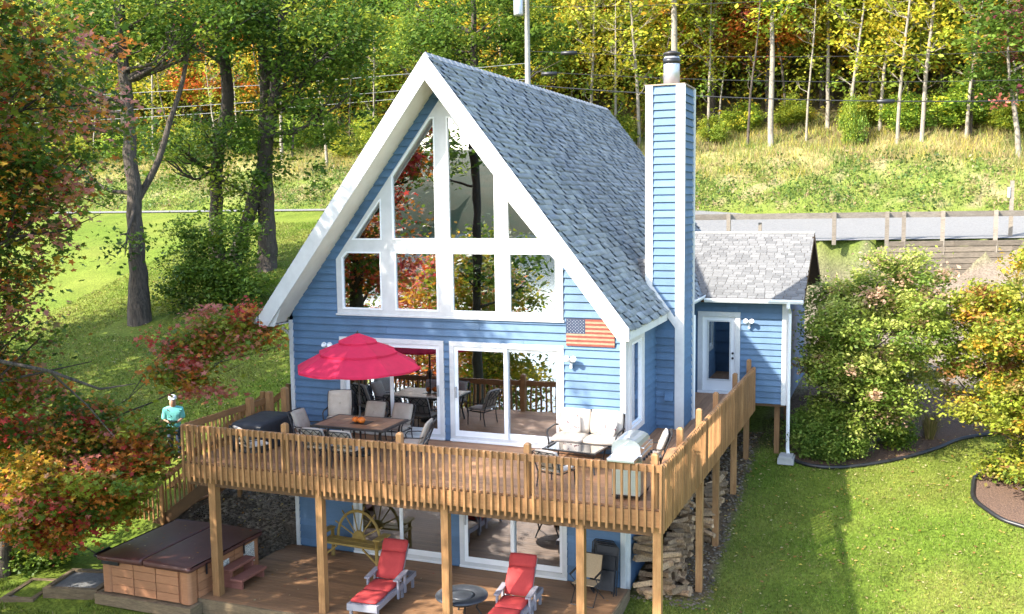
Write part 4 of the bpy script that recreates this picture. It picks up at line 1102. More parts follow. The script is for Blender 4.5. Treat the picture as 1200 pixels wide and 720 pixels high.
# folding chairs
fc_ = thing('folding_chair', 'open folding chair with tan mesh seat beside the lower corner of the house', 'folding chair', (7.72, -.98, 0), R(-6))
for s in (-1, 1):
    MB().tube([(s * .25, -.28, 0), (s * .25, .12, .45), (s * .25, .28, .95)], .012, 6).tube([(s * .27, .28, 0), (s * .27, -.22, .43)], .012, 6).tube([(s * .25, .02, .36), (s * .28, -.22, .62), (s * .27, .18, .66)], .012, 6).build('leg_frame', 'dark_metal', fc_, True)
    MB().bar((s * .28, -.24, .63), (s * .28, .16, .66), .03).build('armrest', 'black_plastic', fc_)
MB().tube([(-.25, -.28, .01), (.25, -.28, .01)], .012, 6).tube([(-.25, .28, .95), (.25, .28, .95)], .012, 6).build('cross_bar', 'dark_metal', fc_)
MB().add([(-.24, -.22, .43), (.24, -.22, .43), (.24, .13, .42), (-.24, .13, .42), (-.24, -.22, .445), (.24, -.22, .445), (.24, .13, .435), (-.24, .13, .435)], [(0, 3, 2, 1), (4, 5, 6, 7), (0, 1, 5, 4), (2, 3, 7, 6), (1, 2, 6, 5), (3, 0, 4, 7)]).build('seat', 'tan_mesh', fc_)
MB().add([(-.24, .13, .47), (.24, .13, .47), (.24, .28, .94), (-.24, .28, .94), (-.24, .145, .465), (.24, .145, .465), (.24, .295, .935), (-.24, .295, .935)], [(0, 3, 2, 1), (4, 5, 6, 7), (0, 1, 5, 4), (2, 3, 7, 6), (1, 2, 6, 5), (3, 0, 4, 7)]).build('backrest', 'tan_mesh', fc_)
def folded(x, y, lb):
    t = thing('folded_chair', lb, 'folding chair', (x, y, 0), R(-4), 'black folding chairs leaning on the wall')
    L = lambda u, v, w=0: (u, .20 * v + w, .02 + 1.02 * v)
    MB().tube([L(-.26, 0), L(-.26, .94), L(-.2, 1.0), L(.2, 1.0), L(.26, .94), L(.26, 0)], .014, 6).build('outer_frame', 'black_plastic', t, True)
    MB().tube([L(-.22, 0, -.05), L(-.22, .8, -.05), L(.22, .8, -.05), L(.22, 0, -.05)], .012, 6).build('inner_frame', 'black_plastic', t, True)
    MB().add([L(-.24, .5), L(.24, .5), L(.24, .97), L(-.24, .97), L(-.24, .5, .02), L(.24, .5, .02), L(.24, .97, .02), L(-.24, .97, .02)], [(0, 1, 2, 3), (7, 6, 5, 4), (0, 4, 5, 1), (2, 6, 7, 3), (1, 5, 6, 2), (3, 7, 4, 0)]).build('backrest', 'black_cover', t)
    MB().add([L(-.21, .1, -.055), L(.21, .1, -.055), L(.21, .5, -.055), L(-.21, .5, -.055), L(-.21, .1, -.035), L(.21, .1, -.035), L(.21, .5, -.035), L(-.21, .5, -.035)], [(0, 1, 2, 3), (7, 6, 5, 4), (0, 4, 5, 1), (2, 6, 7, 3), (1, 5, 6, 2), (3, 7, 4, 0)]).build('seat', 'black_cover', t)
folded(7.83, -.30, 'inner black folded chair leaning on the blue wall')
folded(7.90, -.42, 'middle black folded chair leaning on the blue wall')
folded(7.97, -.54, 'outer black folded chair leaning on the blue wall')
# hot tub
TX0, TX1, TY0, TY1 = -2.50, -.10, -3.86, -1.40
hp = MB()
tbp = thing('hot_tub', 'tan panelled hot tub with dark brown vinyl cover at the patio edge', 'hot tub', ((TX0 + TX1) / 2, (TY0 + TY1) / 2, -.26))
hx, hy = (TX1 - TX0) / 2, (TY1 - TY0) / 2
def rrect(hx, hy, r, z, n=5):
    o = []
    for cx, cy, a0 in ((hx - r, hy - r, 0), (-hx + r, hy - r, 90), (-hx + r, -hy + r, 180), (hx - r, -hy + r, 270)):
        for k in range(n + 1):
            a = R(a0 + 90 * k / n); o.append((cx + r * math.cos(a), cy + r * math.sin(a), z))
    return o
def loft(rings, cap0=True, cap1=True):
    n = len(rings[0]); b = MB(); vs = [p for r_ in rings for p in r_]
    fs = [(j * n + i, j * n + (i + 1) % n, (j + 1) * n + (i + 1) % n, (j + 1) * n + i) for j in range(len(rings) - 1) for i in range(n)]
    if cap0: fs.append(tuple(range(n - 1, -1, -1)))
    if cap1: fs.append(tuple((len(rings) - 1) * n + i for i in range(n)))
    return b.add(vs, fs)
MB().box((-hx - .1, -hy - .12, -.05), (hx + .08, -hy - .03, .19)).box((-hx - .1, -hy - .03, -.05), (-hx + .0, hy, .19)).box((hx - .02, -hy - .03, -.05), (hx + .08, hy, .19)).box((-hx, -hy - .03, .0), (hx - .02, hy, .17)).build('timber_base', 'timber', tbp)
core = loft([rrect(hx - .06, hy - .06, .16, .19), rrect(hx - .06, hy - .06, .16, 1.0)]).build('shell', 'tub_panel', tbp)
for sx in (-1, 1):
    for sy in (-1, 1):
        rg_ = [rrect(.14, .14, .09, z) for z in (.20, .97)]
        loft([[(p[0] + sx * (hx - .15), p[1] + sy * (hy - .15), p[2]) for p in r_] for r_ in rg_]).build('corner_panel', 'tub_panel', tbp)
for k in range(3):
    for j in range(4):
        x0 = -hx + .30 + k * (2 * hx - .6) / 3; x1 = x0 + (2 * hx - .6) / 3 - .02; z0 = .215 + j * .186
        MB().box((x0, -hy + .015, z0), (x1, -hy + .07, z0 + .178)).build('side_panel', 'tub_panel', core, bevel=.006)
        y0 = -hy + .30 + k * (2 * hy - .6) / 3; y1 = y0 + (2 * hy - .6) / 3 - .02
        MB().box((hx - .07, y0, z0), (hx - .015, y1, z0 + .178)).build('side_panel', 'tub_panel', core, bevel=.006)
for s in (-1, 1):
    x0, x1 = (-hx - .05, -.012) if s < 0 else (.012, hx + .05)
    cxc = (x0 + x1) / 2; hxx = (x1 - x0) / 2
    rg_ = []
    for z, k in ((.93, .0), (.95, .02), (1.04, .02), (1.07, .0), (1.085, -.06)):
        rg_.append([(p[0] + cxc, p[1], p[2] - (.05 * abs(p[0] + cxc) / hx if z > 1.06 else 0)) for p in rrect(hxx + min(k, 0), hy + .05 + k, .07, z)])
    loft(rg_).build('cover_half', 'tub_cover', tbp, True)
MB().box((-hx + .1, -hy - .064, .86), (-hx + .55, -hy - .02, .94)).build('cover_lifter', 'black_plastic', tbp)
MB().tube([(-hx - .03, -hy + .1, .90), (-hx - .25, -hy + .1, .95), (-hx - .3, -hy + .6, .95)], .03, 6).build('cover_lifter', 'black_plastic', tbp)
for y in (-.75, .55): MB().box((hx + .035, y, .72), (hx + .05, y + .05, .98)).build('cover_strap', 'black_plastic', tbp)
MB().box((hx - .016, -.20, .60), (hx - .008, .10, .78)).build('notice_plate', 'print_plate', tbp)
MB().box((hx - .016, .62, .40), (hx - .008, 1.02, .86)).build('warning_plate', 'print_plate', tbp)
sp = thing('tub_steps', 'two red-brown plastic steps beside the hot tub', 'steps', (.30, -2.48, 0))
MB().box((-.36, -.46, .36), (-.08, .46, .42)).build('tread', 'step_red', sp, bevel=.012)
MB().box((-.10, -.46, .17), (.22, .46, .23)).build('tread', 'step_red', sp, bevel=.012)
for y in (-.40, .36):
    MB().box((-.34, y, 0), (-.10, y + .05, .36)).box((-.099, y, 0), (.18, y + .05, .17)).build('side_support', 'step_red', sp)
# two gravel-filled timber planters left of the tub
def planter(x0, y0, x1, y1, z0, z1, rz, lb):
    t = thing('timber_step', lb, 'timber step', ((x0 + x1) / 2, (y0 + y1) / 2, z0), R(rz), 'gravel-filled timber steps')
    a, b_ = (x1 - x0) / 2, (y1 - y0) / 2; h = z1 - z0
    for p, q in (((-a, -b_, 0), (a, -b_ + .12, h)), ((-a, b_ - .12, 0), (a, b_, h)), ((-a, -b_ + .121, 0), (-a + .12, b_ - .121, h)), ((a - .12, -b_ + .121, 0), (a, b_ - .121, h))):
        MB().box(p, q).build('timber', 'timber', t, bevel=.01)
    MB().box((-a + .1, -b_ + .1, 0), (a - .1, b_ - .1, h - .05)).build('gravel_fill', 'gravel', t)
planter(-4.15, -3.95, -2.85, -2.75, -.6, -.10, 14, 'upper gravel-filled timber step beside the hot tub')
planter(-5.0, -4.4, -4.2, -3.2, -.75, -.30, 14, 'lower gravel-filled timber step, farther left of the hot tub')
# firewood
fwd = random.Random(12)
def log_mesh(kind):
    n = {0: 3, 1: 4, 2: 7}[kind]; vs = []
    for xx in (-.22, .22):
        for k in range(n):
            a = 2 * math.pi * k / n + fwd.uniform(-.2, .2); r_ = fwd.uniform(.045, .085) * (1.15 if n == 3 else 1)
            vs.append((xx + fwd.uniform(-.012, .012), r_ * math.cos(a), r_ * math.sin(a)))
    fs = [(k, (k + 1) % n, n + (k + 1) % n, n + k) for k in range(n)] + [tuple(range(n - 1, -1, -1)), tuple(range(n, 2 * n))]
    m = MB().add(vs, fs).mesh('firewood_log'); m.materials.append(MATS['firewood']); return m
lm = [log_mesh(k) for k in (0, 1, 2, 0, 1, 0, 2, 1)]
cnt = 0
for row in range(11):
    for yk in range(26):
        y = .30 + yk * .17 + fwd.uniform(-.05, .05)
        if y > 4.6: continue
        for xk in range(2):
            if xk == 0 and y < 2.6 and row < 5: pass
            base = gz(9.0, y)
            htop = 1.45 - .10 * abs(y - 2.2) - (0.5 if xk == 1 else 0) - .35 * max(0, .9 - y)
            z = base + .08 + row * .135
            if row * .135 > htop or (xk == 1 and row > 5): continue
            if xk == 0 and y < 2.3 and row * .135 < htop - .45: continue
            if y > 2.8 and row * .135 < htop - .5: continue
            o = bpy.data.objects.new('firewood_log', lm[fwd.randrange(8)]); COL.objects.link(o)
            o.location = (8.62 + xk * .47 + fwd.uniform(-.08, .08) + .10 * (y > 2.8) * 0, y, z)
            if y > 2.4: o.location.x += .42
            o.rotation_euler = (fwd.uniform(0, 6.28), fwd.uniform(-.22, .22), fwd.gauss(0, .45) + (R(70) if fwd.random() < .2 else 0))
            s = fwd.uniform(.85, 1.15); o.scale = (s, s, s)
            tag(o, 'split firewood log in the heap under the right side of the deck', 'firewood', 'split firewood heap under the deck'); cnt += 1
for k in range(16):
    o = bpy.data.objects.new('firewood_log', lm[k % 8]); COL.objects.link(o)
    x, y = fwd.uniform(8.6, 9.5), fwd.uniform(-.05, 1.1); o.location = (x, y, gz(x, y) + .09 + fwd.choice([0, .12, .24]))
    o.rotation_euler = (fwd.uniform(0, 6), fwd.uniform(-.3, .3), fwd.uniform(0, 3))
    tag(o, 'split firewood log in the heap under the right side of the deck', 'firewood', 'split firewood heap under the deck')
# person by the stairs
pz = gz(-5.1, 1.7)
pr_ = thing('person', 'person in pale teal shirt and cap beyond the left end of the deck railing', 'person', (-5.1, 1.7, pz), R(38))
def skin_obj(name, verts, edges, rad, mat, parent, sub=2):
    m = bpy.data.meshes.new(name); m.from_pydata(verts, edges, []); o = bpy.data.objects.new(name, m); COL.objects.link(o)
    o.modifiers.new('skin', 'SKIN'); 
    for i, r_ in enumerate(rad): m.skin_vertices[0].data[i].radius = (r_, r_) if isinstance(r_, (int, float)) else r_
    m.skin_vertices[0].data[0].use_root = True
    s = o.modifiers.new('sub', 'SUBSURF'); s.levels = sub; s.render_levels = sub
    m.materials.append(MATS[mat]); o.parent = parent; return o
bv = [(0, 0, .95), (0, .01, 1.18), (0, .0, 1.40), (0, 0, 1.50), (0, -.03, 1.60), (0, -.035, 1.73),
      (.09, 0, .90), (.11, .0, .50), (.11, .03, .09), (.11, -.12, .04), (-.09, 0, .90), (-.11, .0, .50), (-.11, .03, .09), (-.11, -.12, .04),
      (.19, 0, 1.40), (.24, -.02, 1.14), (.12, -.24, 1.10), (.05, -.30, 1.11), (-.19, 0, 1.40), (-.24, -.02, 1.14), (-.12, -.24, 1.10), (-.05, -.30, 1.11)]
be_ = [(0, 1), (1, 2), (2, 3), (3, 4), (4, 5), (0, 6), (6, 7), (7, 8), (8, 9), (0, 10), (10, 11), (11, 12), (12, 13), (2, 14), (14, 15), (15, 16), (16, 17), (2, 18), (18, 19), (19, 20), (20, 21)]
rd = [(.15, .11), (.14, .10), (.16, .10), .065, (.105, .12), (.09, .11), .085, .06, .042, .045, .085, .06, .042, .045, .055, .042, .034, .035, .055, .042, .034, .035]
skin_obj('body', bv, be_, rd, 'skin', pr_)
sv = [(0, 0, .74), (0, .01, 1.0), (0, .01, 1.2), (0, 0, 1.43), (.20, 0, 1.40), (.25, -.015, 1.12), (-.20, 0, 1.40), (-.25, -.015, 1.12), (0, 0, 1.53)]
skin_obj('shirt', sv, [(0, 1), (1, 2), (2, 3), (3, 4), (4, 5), (3, 6), (6, 7), (3, 8)], [(.22, .17), (.21, .165), (.20, .155), (.19, .14), .10, .085, .10, .085, .09], 'teal_cloth', pr_)
tv = [(0, 0, .95), (.095, 0, .86), (.11, 0, .5), (.11, .02, .1), (-.095, 0, .86), (-.11, 0, .5), (-.11, .02, .1)]
skin_obj('trousers', tv, [(0, 1), (1, 2), (2, 3), (0, 4), (4, 5), (5, 6)], [(.165, .125), .105, .08, .065, .105, .08, .065], 'jeans', pr_)
MB().lathe([(.112, -.01), (.115, .04), (.10, .085), (.05, .115), (.005, .12)], 14).add([(-.08, -.08, .02), (.08, -.08, .02), (.06, -.2, .0), (-.06, -.2, .0), (-.08, -.08, .035), (.08, -.08, .035), (.06, -.2, .012), (-.06, -.2, .012)], [(0, 3, 2, 1), (4, 5, 6, 7), (2, 3, 7, 6), (0, 4, 7, 3), (1, 2, 6, 5)]).build('cap', 'white_vinyl', pr_, True, (0, -.04, 1.715))
MB().box((-.016, -.165, 1.63), (.016, -.12, 1.665)).build('nose', 'skin', pr_)
ctl = MB().box((-.1, -.07, -.02), (.1, .05, .03)).build('hand_controller', 'black_plastic', None, loc=Matrix.Rotation(R(38), 3, 'Z') @ Vector((0, -.34, 1.13)) + Vector((-5.1, 1.7, pz)))
tag(ctl, 'small dark controller held by the person in teal', 'controller')
# ------------------------------------------------------------------ vegetation
RH = np.array([(0, -.5, 0), (.34, -.05, .07), (0, .6, .0), (-.34, -.05, .07)])
MP = np.array([(0, -.30, 0), (.30, -.40, .03), (.22, -.08, .03), (.52, .22, .0), (.16, .20, .04), (0, .62, -.04), (-.16, .20, .04), (-.52, .22, .0), (-.22, -.08, .03), (-.30, -.40, .03)])
def leaf_arrays(cent, size, col, rg, tmpl=RH, upb=.55):
    n = len(cent); K = len(tmpl)
    nr = rg.normal(size=(n, 3)); nr /= np.linalg.norm(nr, axis=1, keepdims=True); nr[:, 2] = np.abs(nr[:, 2]) + upb
    nr /= np.linalg.norm(nr, axis=1, keepdims=True)
    a = rg.normal(size=(n, 3)); u = np.cross(nr, a); u /= np.linalg.norm(u, axis=1, keepdims=True); v = np.cross(nr, u)
    t = tmpl[None] * size[:, None, None]
    vs = cent[:, None] + t[..., :1] * u[:, None] + t[..., 1:2] * v[:, None] + t[..., 2:] * nr[:, None]
    return vs.reshape(-1, 3), np.arange(n * K).reshape(n, K), np.repeat(col, K, 0)
def pick(pal, rg, n):
    w = np.array([p[1] for p in pal], float); i = rg.choice(len(pal), n, p=w / w.sum())
    return np.array([p[0] for p in pal])[i]
def crown_points(ells, nc, rg, shell=.55, low=-1.0):
    """clump centres spread through a union of ellipsoids; returns centres and 0..1 outerness"""
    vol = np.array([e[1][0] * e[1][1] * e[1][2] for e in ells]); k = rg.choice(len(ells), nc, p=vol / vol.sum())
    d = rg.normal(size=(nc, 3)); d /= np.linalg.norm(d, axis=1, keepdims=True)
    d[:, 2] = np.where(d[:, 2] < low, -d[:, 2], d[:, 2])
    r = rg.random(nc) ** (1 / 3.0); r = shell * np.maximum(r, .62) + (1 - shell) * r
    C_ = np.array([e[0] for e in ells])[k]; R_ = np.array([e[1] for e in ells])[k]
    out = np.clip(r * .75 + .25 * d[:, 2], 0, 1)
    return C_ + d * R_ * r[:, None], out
def make_crown(name, ells, nc, npc, lsize, cr, pal_in, pal_out, seed, tmpl=RH, shell=.55, upb=.55, jit=.22, flat=.6, power=1.0):
    rg = np.random.default_rng(seed)
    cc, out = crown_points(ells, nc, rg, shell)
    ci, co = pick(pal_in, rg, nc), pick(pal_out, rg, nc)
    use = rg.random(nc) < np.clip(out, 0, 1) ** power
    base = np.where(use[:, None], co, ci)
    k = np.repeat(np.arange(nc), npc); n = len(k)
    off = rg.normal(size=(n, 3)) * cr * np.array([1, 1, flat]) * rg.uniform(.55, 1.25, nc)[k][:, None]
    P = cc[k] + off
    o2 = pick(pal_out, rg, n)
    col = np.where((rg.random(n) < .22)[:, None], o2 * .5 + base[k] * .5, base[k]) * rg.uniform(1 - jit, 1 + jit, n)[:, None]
    sz = lsize * np.clip(np.exp(rg.normal(size=n) * .3), .45, 1.5) * rg.uniform(.8, 1.2, nc)[k]
    v_, f_, c_ = leaf_arrays(P, sz, col, rg, tmpl, upb)
    return array_mesh(name, v_, f_, c_), cc
def wobble(pts, k, rg, amp):
    P = catmull(pts, k); return [tuple(p + rg.normal(size=3) * amp * np.array([1, 1, .2])) for p in P]
def trunk_mesh(path, rads, targets, seed, nl=14, lr=.45, twigs=True):
    """tapered trunk, limbs reaching into the crown"""
    rg = np.random.default_rng(seed); b = MB(); P = wobble(path, 5, rg, .02 * rads[0] / .2)
    rr_ = np.interp(np.linspace(0, 1, len(P)), np.linspace(0, 1, len(rads)), rads)
    P[0] = (P[0][0], P[0][1], P[0][2] - .3)
    b.tube(P, list(rr_), 10)
    if len(targets):
        T = targets[rg.choice(len(targets), min(nl, len(targets)), replace=False)]
        for t in T:
            t = np.array(t); zs = np.array([p[2] for p in P]); lo = zs[0] + .28 * (zs[-1] - zs[0])
            h = np.hypot(t[0] - P[-1][0], t[1] - P[-1][1]); zt = np.clip(t[2] - .55 * h, lo, zs[-1] - .02)
            i = int(np.argmin(abs(zs - zt))); s = np.array(P[i]); L_ = np.linalg.norm(t - s)
            if L_ < .3: continue
            mid = s * .45 + t * .55 + np.array([0, 0, -.10 * L_]) + rg.normal(size=3) * .05 * L_
            q = [s, s * .72 + mid * .28 + rg.normal(size=3) * .03 * L_, mid, t]
            r0 = min(rr_[i] * lr, .035 * L_ + .02)
            b.tube(catmull(q, 3), list(np.linspace(r0, r0 * .18, 10)), 6)
            if twigs:
                for _ in range(3):
                    s2 = mid * .6 + t * .4 if rg.random() < .5 else mid; t2 = t + rg.normal(size=3) * .25 * L_ * .5
                    b.tube([s2, (s2 + t2) / 2 + rg.normal(size=3) * .04 * L_, t2], [r0 * .35, r0 * .22, r0 * .08], 5)
    return b
G1, G2, G3 = (.045, .09, .016), (.08, .145, .02), (.14, .215, .028)
YG, YE, GO = (.27, .31, .032), (.50, .42, .04), (.55, .33, .035)
ORA, RED, PNK, BRN = (.58, .20, .035), (.50, .06, .045), (.58, .18, .14), (.20, .10, .04)
def tree(name, label, cat, path, rads, ells, nc, npc, lsize, cr, pin, pout, seed, bark='bark_grey', tmpl=RH, nl=14, group=None, leafmat='leaf', shell=.55, upb=.55, power=1.0, flat=.6):
    base = Vector(path[0]); t = thing(name, label, cat, base, group=group)
    loc = [tuple(np.array(p) - np.array(base)) for p in path]
    el = [(tuple(np.array(c) - np.array(base)), r) for c, r in ells]
    me, cc = make_crown('crown', el, nc, npc, lsize, cr, pin, pout, seed, tmpl, shell, upb, power=power, flat=flat)
    trunk_mesh(loc, rads, cc, seed + 1, nl).build('trunk', bark, t, True)
    link('crown', me, leafmat, t)
    return t
def on(x, y, dz=0): return (x, y, gz(x, y) + dz)
def layered(c, r, n, seed, s0=.45, s1=.8, fl=.42):
    """irregular crown made of many small flattened sprays"""
    g = np.random.default_rng(seed); out = []
    for _ in range(n):
        d = g.normal(size=3); d /= np.linalg.norm(d); q = g.uniform(.35, 1.0) ** .6; k = g.uniform(s0, s1)
        out.append((tuple(np.array(c) + d * np.array(r) * q), (k, k * .9, k * fl)))
    return out
# ---- foreground maples on the left
mA = [((-5.2, -5.6, 9.0), (3.3, 3.2, 4.0)), ((-3.0, -4.7, 10.3), (2.1, 2.1, 2.4)), ((-4.7, -4.7, 6.0), (1.4, 1.3, 2.2)), ((-5.0, -6.6, 12.6), (3.4, 2.8, 2.6))]
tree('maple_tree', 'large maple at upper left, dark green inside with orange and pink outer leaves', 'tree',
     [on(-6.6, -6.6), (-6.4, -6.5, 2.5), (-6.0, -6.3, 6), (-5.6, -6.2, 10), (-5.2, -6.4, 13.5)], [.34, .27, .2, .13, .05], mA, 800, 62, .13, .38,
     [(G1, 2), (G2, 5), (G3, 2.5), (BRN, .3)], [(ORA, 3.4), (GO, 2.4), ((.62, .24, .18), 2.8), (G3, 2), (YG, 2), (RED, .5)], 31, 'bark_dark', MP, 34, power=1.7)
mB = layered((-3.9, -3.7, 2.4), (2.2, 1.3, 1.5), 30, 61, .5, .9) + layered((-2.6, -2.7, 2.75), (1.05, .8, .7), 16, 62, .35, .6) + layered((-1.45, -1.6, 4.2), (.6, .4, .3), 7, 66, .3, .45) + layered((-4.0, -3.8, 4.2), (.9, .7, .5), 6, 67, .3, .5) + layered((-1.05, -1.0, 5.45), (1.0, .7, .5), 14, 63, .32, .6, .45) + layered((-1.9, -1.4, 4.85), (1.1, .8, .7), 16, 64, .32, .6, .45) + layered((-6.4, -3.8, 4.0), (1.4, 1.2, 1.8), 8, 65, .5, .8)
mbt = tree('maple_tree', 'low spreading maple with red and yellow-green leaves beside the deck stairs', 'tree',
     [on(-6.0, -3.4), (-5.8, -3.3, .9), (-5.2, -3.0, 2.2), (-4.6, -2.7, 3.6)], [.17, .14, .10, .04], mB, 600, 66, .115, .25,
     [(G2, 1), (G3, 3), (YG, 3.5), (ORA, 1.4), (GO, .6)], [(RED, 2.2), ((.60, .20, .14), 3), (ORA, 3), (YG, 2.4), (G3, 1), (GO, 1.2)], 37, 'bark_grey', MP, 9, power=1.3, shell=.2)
off = np.array(mbt.location)
def rel(*P): return [tuple(np.array(p) - off) for p in P]
MB().tube(rel((-4.9, -7.4, 5.3), (-3.0, -6.4, 5.55), (-1.75, -5.6, 5.15), (-1.2, -4.9, 4.7), (-.75, -4.4, 4.75)), [.055, .048, .036, .025, .01], 7).tube(rel((-1.75, -5.6, 5.15), (-1.35, -5.1, 4.4), (-1.1, -4.7, 3.7)), [.025, .018, .008], 5).tube(rel((-5.8, -3.3, .9), (-5.6, -6.0, 4.0), (-4.9, -7.4, 5.3)), [.09, .08, .075], 7).build('bare_limb', 'bark_grey', mbt, True)
tree('maple_tree', 'tall red maple on the slope in front of the house, mirrored in the upper windows', 'tree',
     [on(-4.6, -10.8), (-4.4, -10.6, 3), (-3.9, -10.0, 7), (-3.0, -9.2, 11), (-2.8, -8.9, 13.5)], [.36, .3, .24, .16, .05],
     [((-2.7, -8.8, 11.2), (2.5, 2.3, 3.0)), ((-4.0, -10.4, 7.0), (2.3, 2.0, 2.4))], 260, 60, .17, .45, [(G2, 2), (G3, 2), (ORA, 1.4), (RED, 1)], [(RED, 2), (ORA, 3), (PNK, 1), (YG, 1.4)], 33, 'bark_dark', MP, 26)
tree('lakeside_tree', 'tall thin-crowned tree on the slope in front of the house, mirrored in the upper windows', 'tree',
     [on(-1.6, -15.0), (-1.6, -15, 3), (-1.5, -15, 8), (-1.8, -15.2, 13), (-1.6, -15, 17)], [.22, .19, .16, .11, .04],
     [((-1.8, -15.0, 14.4), (2.6, 2.4, 2.6)), ((-.6, -15.2, 6.0), (1.8, 1.8, 1.6)), ((-3.2, -15, 10.0), (1.6, 1.6, 1.4))], 120, 44, .2, .42, [(G1, 2), (G2, 3)], [(G2, 1), (G3, 3), (YG, 1)], 35, 'bark_dark', RH, 22)
# ---- trees on the left lawn
DG = [(G1, 2), (G2, 4), ((.10, .17, .025), 2)]
DO = [(G2, 1.5), (G3, 4), (YG, 1.4)]
lt1 = tree('lawn_tree', 'rugged grey-trunked tree standing alone on the left lawn', 'tree',
     [on(-14.7, 11.2), (-14.8, 11.3, 6.2), (-15.0, 11.5, 9.2), (-15.2, 11.6, 12.5), (-15.3, 11.6, 17), (-15.2, 11.6, 21)], [.50, .33, .28, .25, .19, .08],
     [((-14.6, 12.0, 16.6), (3.8, 3.2, 3.0)), ((-12.6, 12.6, 15.4), (2.4, 2.2, 1.8)), ((-17.5, 11, 14.5), (2.6, 2.4, 3.2)), ((-16.8, 11.4, 9.5), (1.5, 1.6, 1.2)), ((-14.2, 10.6, 6.6), (1.3, 1.2, .9))], 215, 70, .165, .5, DG, DO, 41, 'bark_grey', RH, 26)
o1 = np.array(lt1.location)
MB().tube([tuple(np.array(p) - o1) for p in catmull([(-14.96, 11.77, 8.69), (-14.22, 12.11, 10.11), (-13.72, 12.39, 11.80), (-13.17, 12.56, 13.30), (-12.78, 12.75, 15.46)], 4)], list(np.linspace(.15, .07, 17)), 8).build('limb', 'bark_grey', lt1, True)
tree('lawn_tree', 'straight dark-trunked tree, left stem of the leafy pair on the lawn', 'tree',
     [on(-15.4, 17.0), (-15.3, 17.0, 8), (-15.0, 17.0, 11), (-14.4, 17.0, 13.2), (-14.6, 17.0, 16.5), (-14.5, 17, 21)], [.40, .30, .28, .28, .22, .1],
     [((-14.4, 15.6, 16.8), (3.4, 3, 2.6)), ((-14.6, 15.2, 11.6), (2.6, 2.0, 1.2)), ((-16.3, 15.4, 10.4), (2.2, 1.8, 1.1)), ((-13.6, 16.0, 8.6), (1.6, 1.4, 1.2))], 145, 74, .17, .5, DG, DO, 43, 'bark_dark', RH, 22)
tree('lawn_tree', 'dark-trunked tree leaning right, right stem of the leafy pair on the lawn', 'tree',
     [on(-14.5, 16.8), (-13.6, 16.9, 7.6), (-12.7, 17.0, 10.0), (-12.0, 17.1, 13.2), (-11.4, 17.2, 16.5), (-11.2, 17.2, 20)], [.36, .30, .28, .25, .18, .08],
     [((-11.2, 17.6, 15.6), (3.4, 3, 2.8)), ((-10.0, 17.6, 12.6), (2.1, 2, 1.8)), ((-12.4, 16.6, 11.6), (2.2, 1.8, 1.6)), ((-11.4, 17.0, 9.6), (1.7, 1.5, 1.0)), ((-8.8, 18.2, 16.4), (2.2, 2, 2.2))], 210, 74, .17, .5, DG, DO, 47, 'bark_dark', RH, 22)
tree('lawn_tree', 'thick pale-barked trunk behind the leafy pair on the lawn', 'tree',
     [on(-12.9, 17.3), (-12.8, 17.4, 8), (-12.8, 17.5, 12), (-12.6, 17.5, 17), (-12.5, 17.5, 21)], [.50, .38, .33, .28, .15],
     [((-12.6, 18.4, 17.8), (4, 3.2, 2.6)), ((-10.4, 19, 14.4), (2.2, 2, 1.6))], 70, 70, .17, .5, DG, DO, 49, 'bark_grey', RH, 16)
tree('lawn_shrub', 'dense green shrub at the foot of the leafy trees on the lawn', 'shrub',
     [on(-12.6, 13.6), (-12.6, 13.6, 5.0), (-12.5, 13.6, 6.0)], [.07, .05, .02], [((-12.9, 13.0, 5.0), (1.9, 1.5, 1.3)), ((-11.2, 12.8, 5.1), (1.4, 1.3, .9)), ((-13.6, 13.0, 6.4), (1.3, 1.1, 1.4)), ((-12.0, 13.8, 6.9), (1.2, 1.0, 1.0))], 210, 70, .14, .32, DG, [(G2, 2), (G3, 4), (YG, 1.6)], 51, 'bark_dark', RH, 12)
# tree behind the ridge
tree('shade_tree', 'broad green tree rising behind the roof ridge beside the utility pole', 'tree',
     [on(-9.4, 33.0), (-9.4, 33, 13), (-9.3, 33, 17), (-9.2, 33, 22)], [.36, .28, .2, .08],
     [((-9.4, 33.0, 18.8), (4.6, 3.6, 3.8)), ((-5.9, 33.4, 17.2), (2.4, 2.2, 2.4)), ((-12.4, 33.2, 17.0), (2.8, 2.2, 2.4)), ((-8.8, 32.6, 14.4), (2.8, 2.0, 1.8))], 300, 72, .19, .52, [(G1, 2), (G2, 4), (G3, 2)], [(G2, 2), (G3, 4), (YG, 1.4)], 53, 'bark_dark', RH, 24)
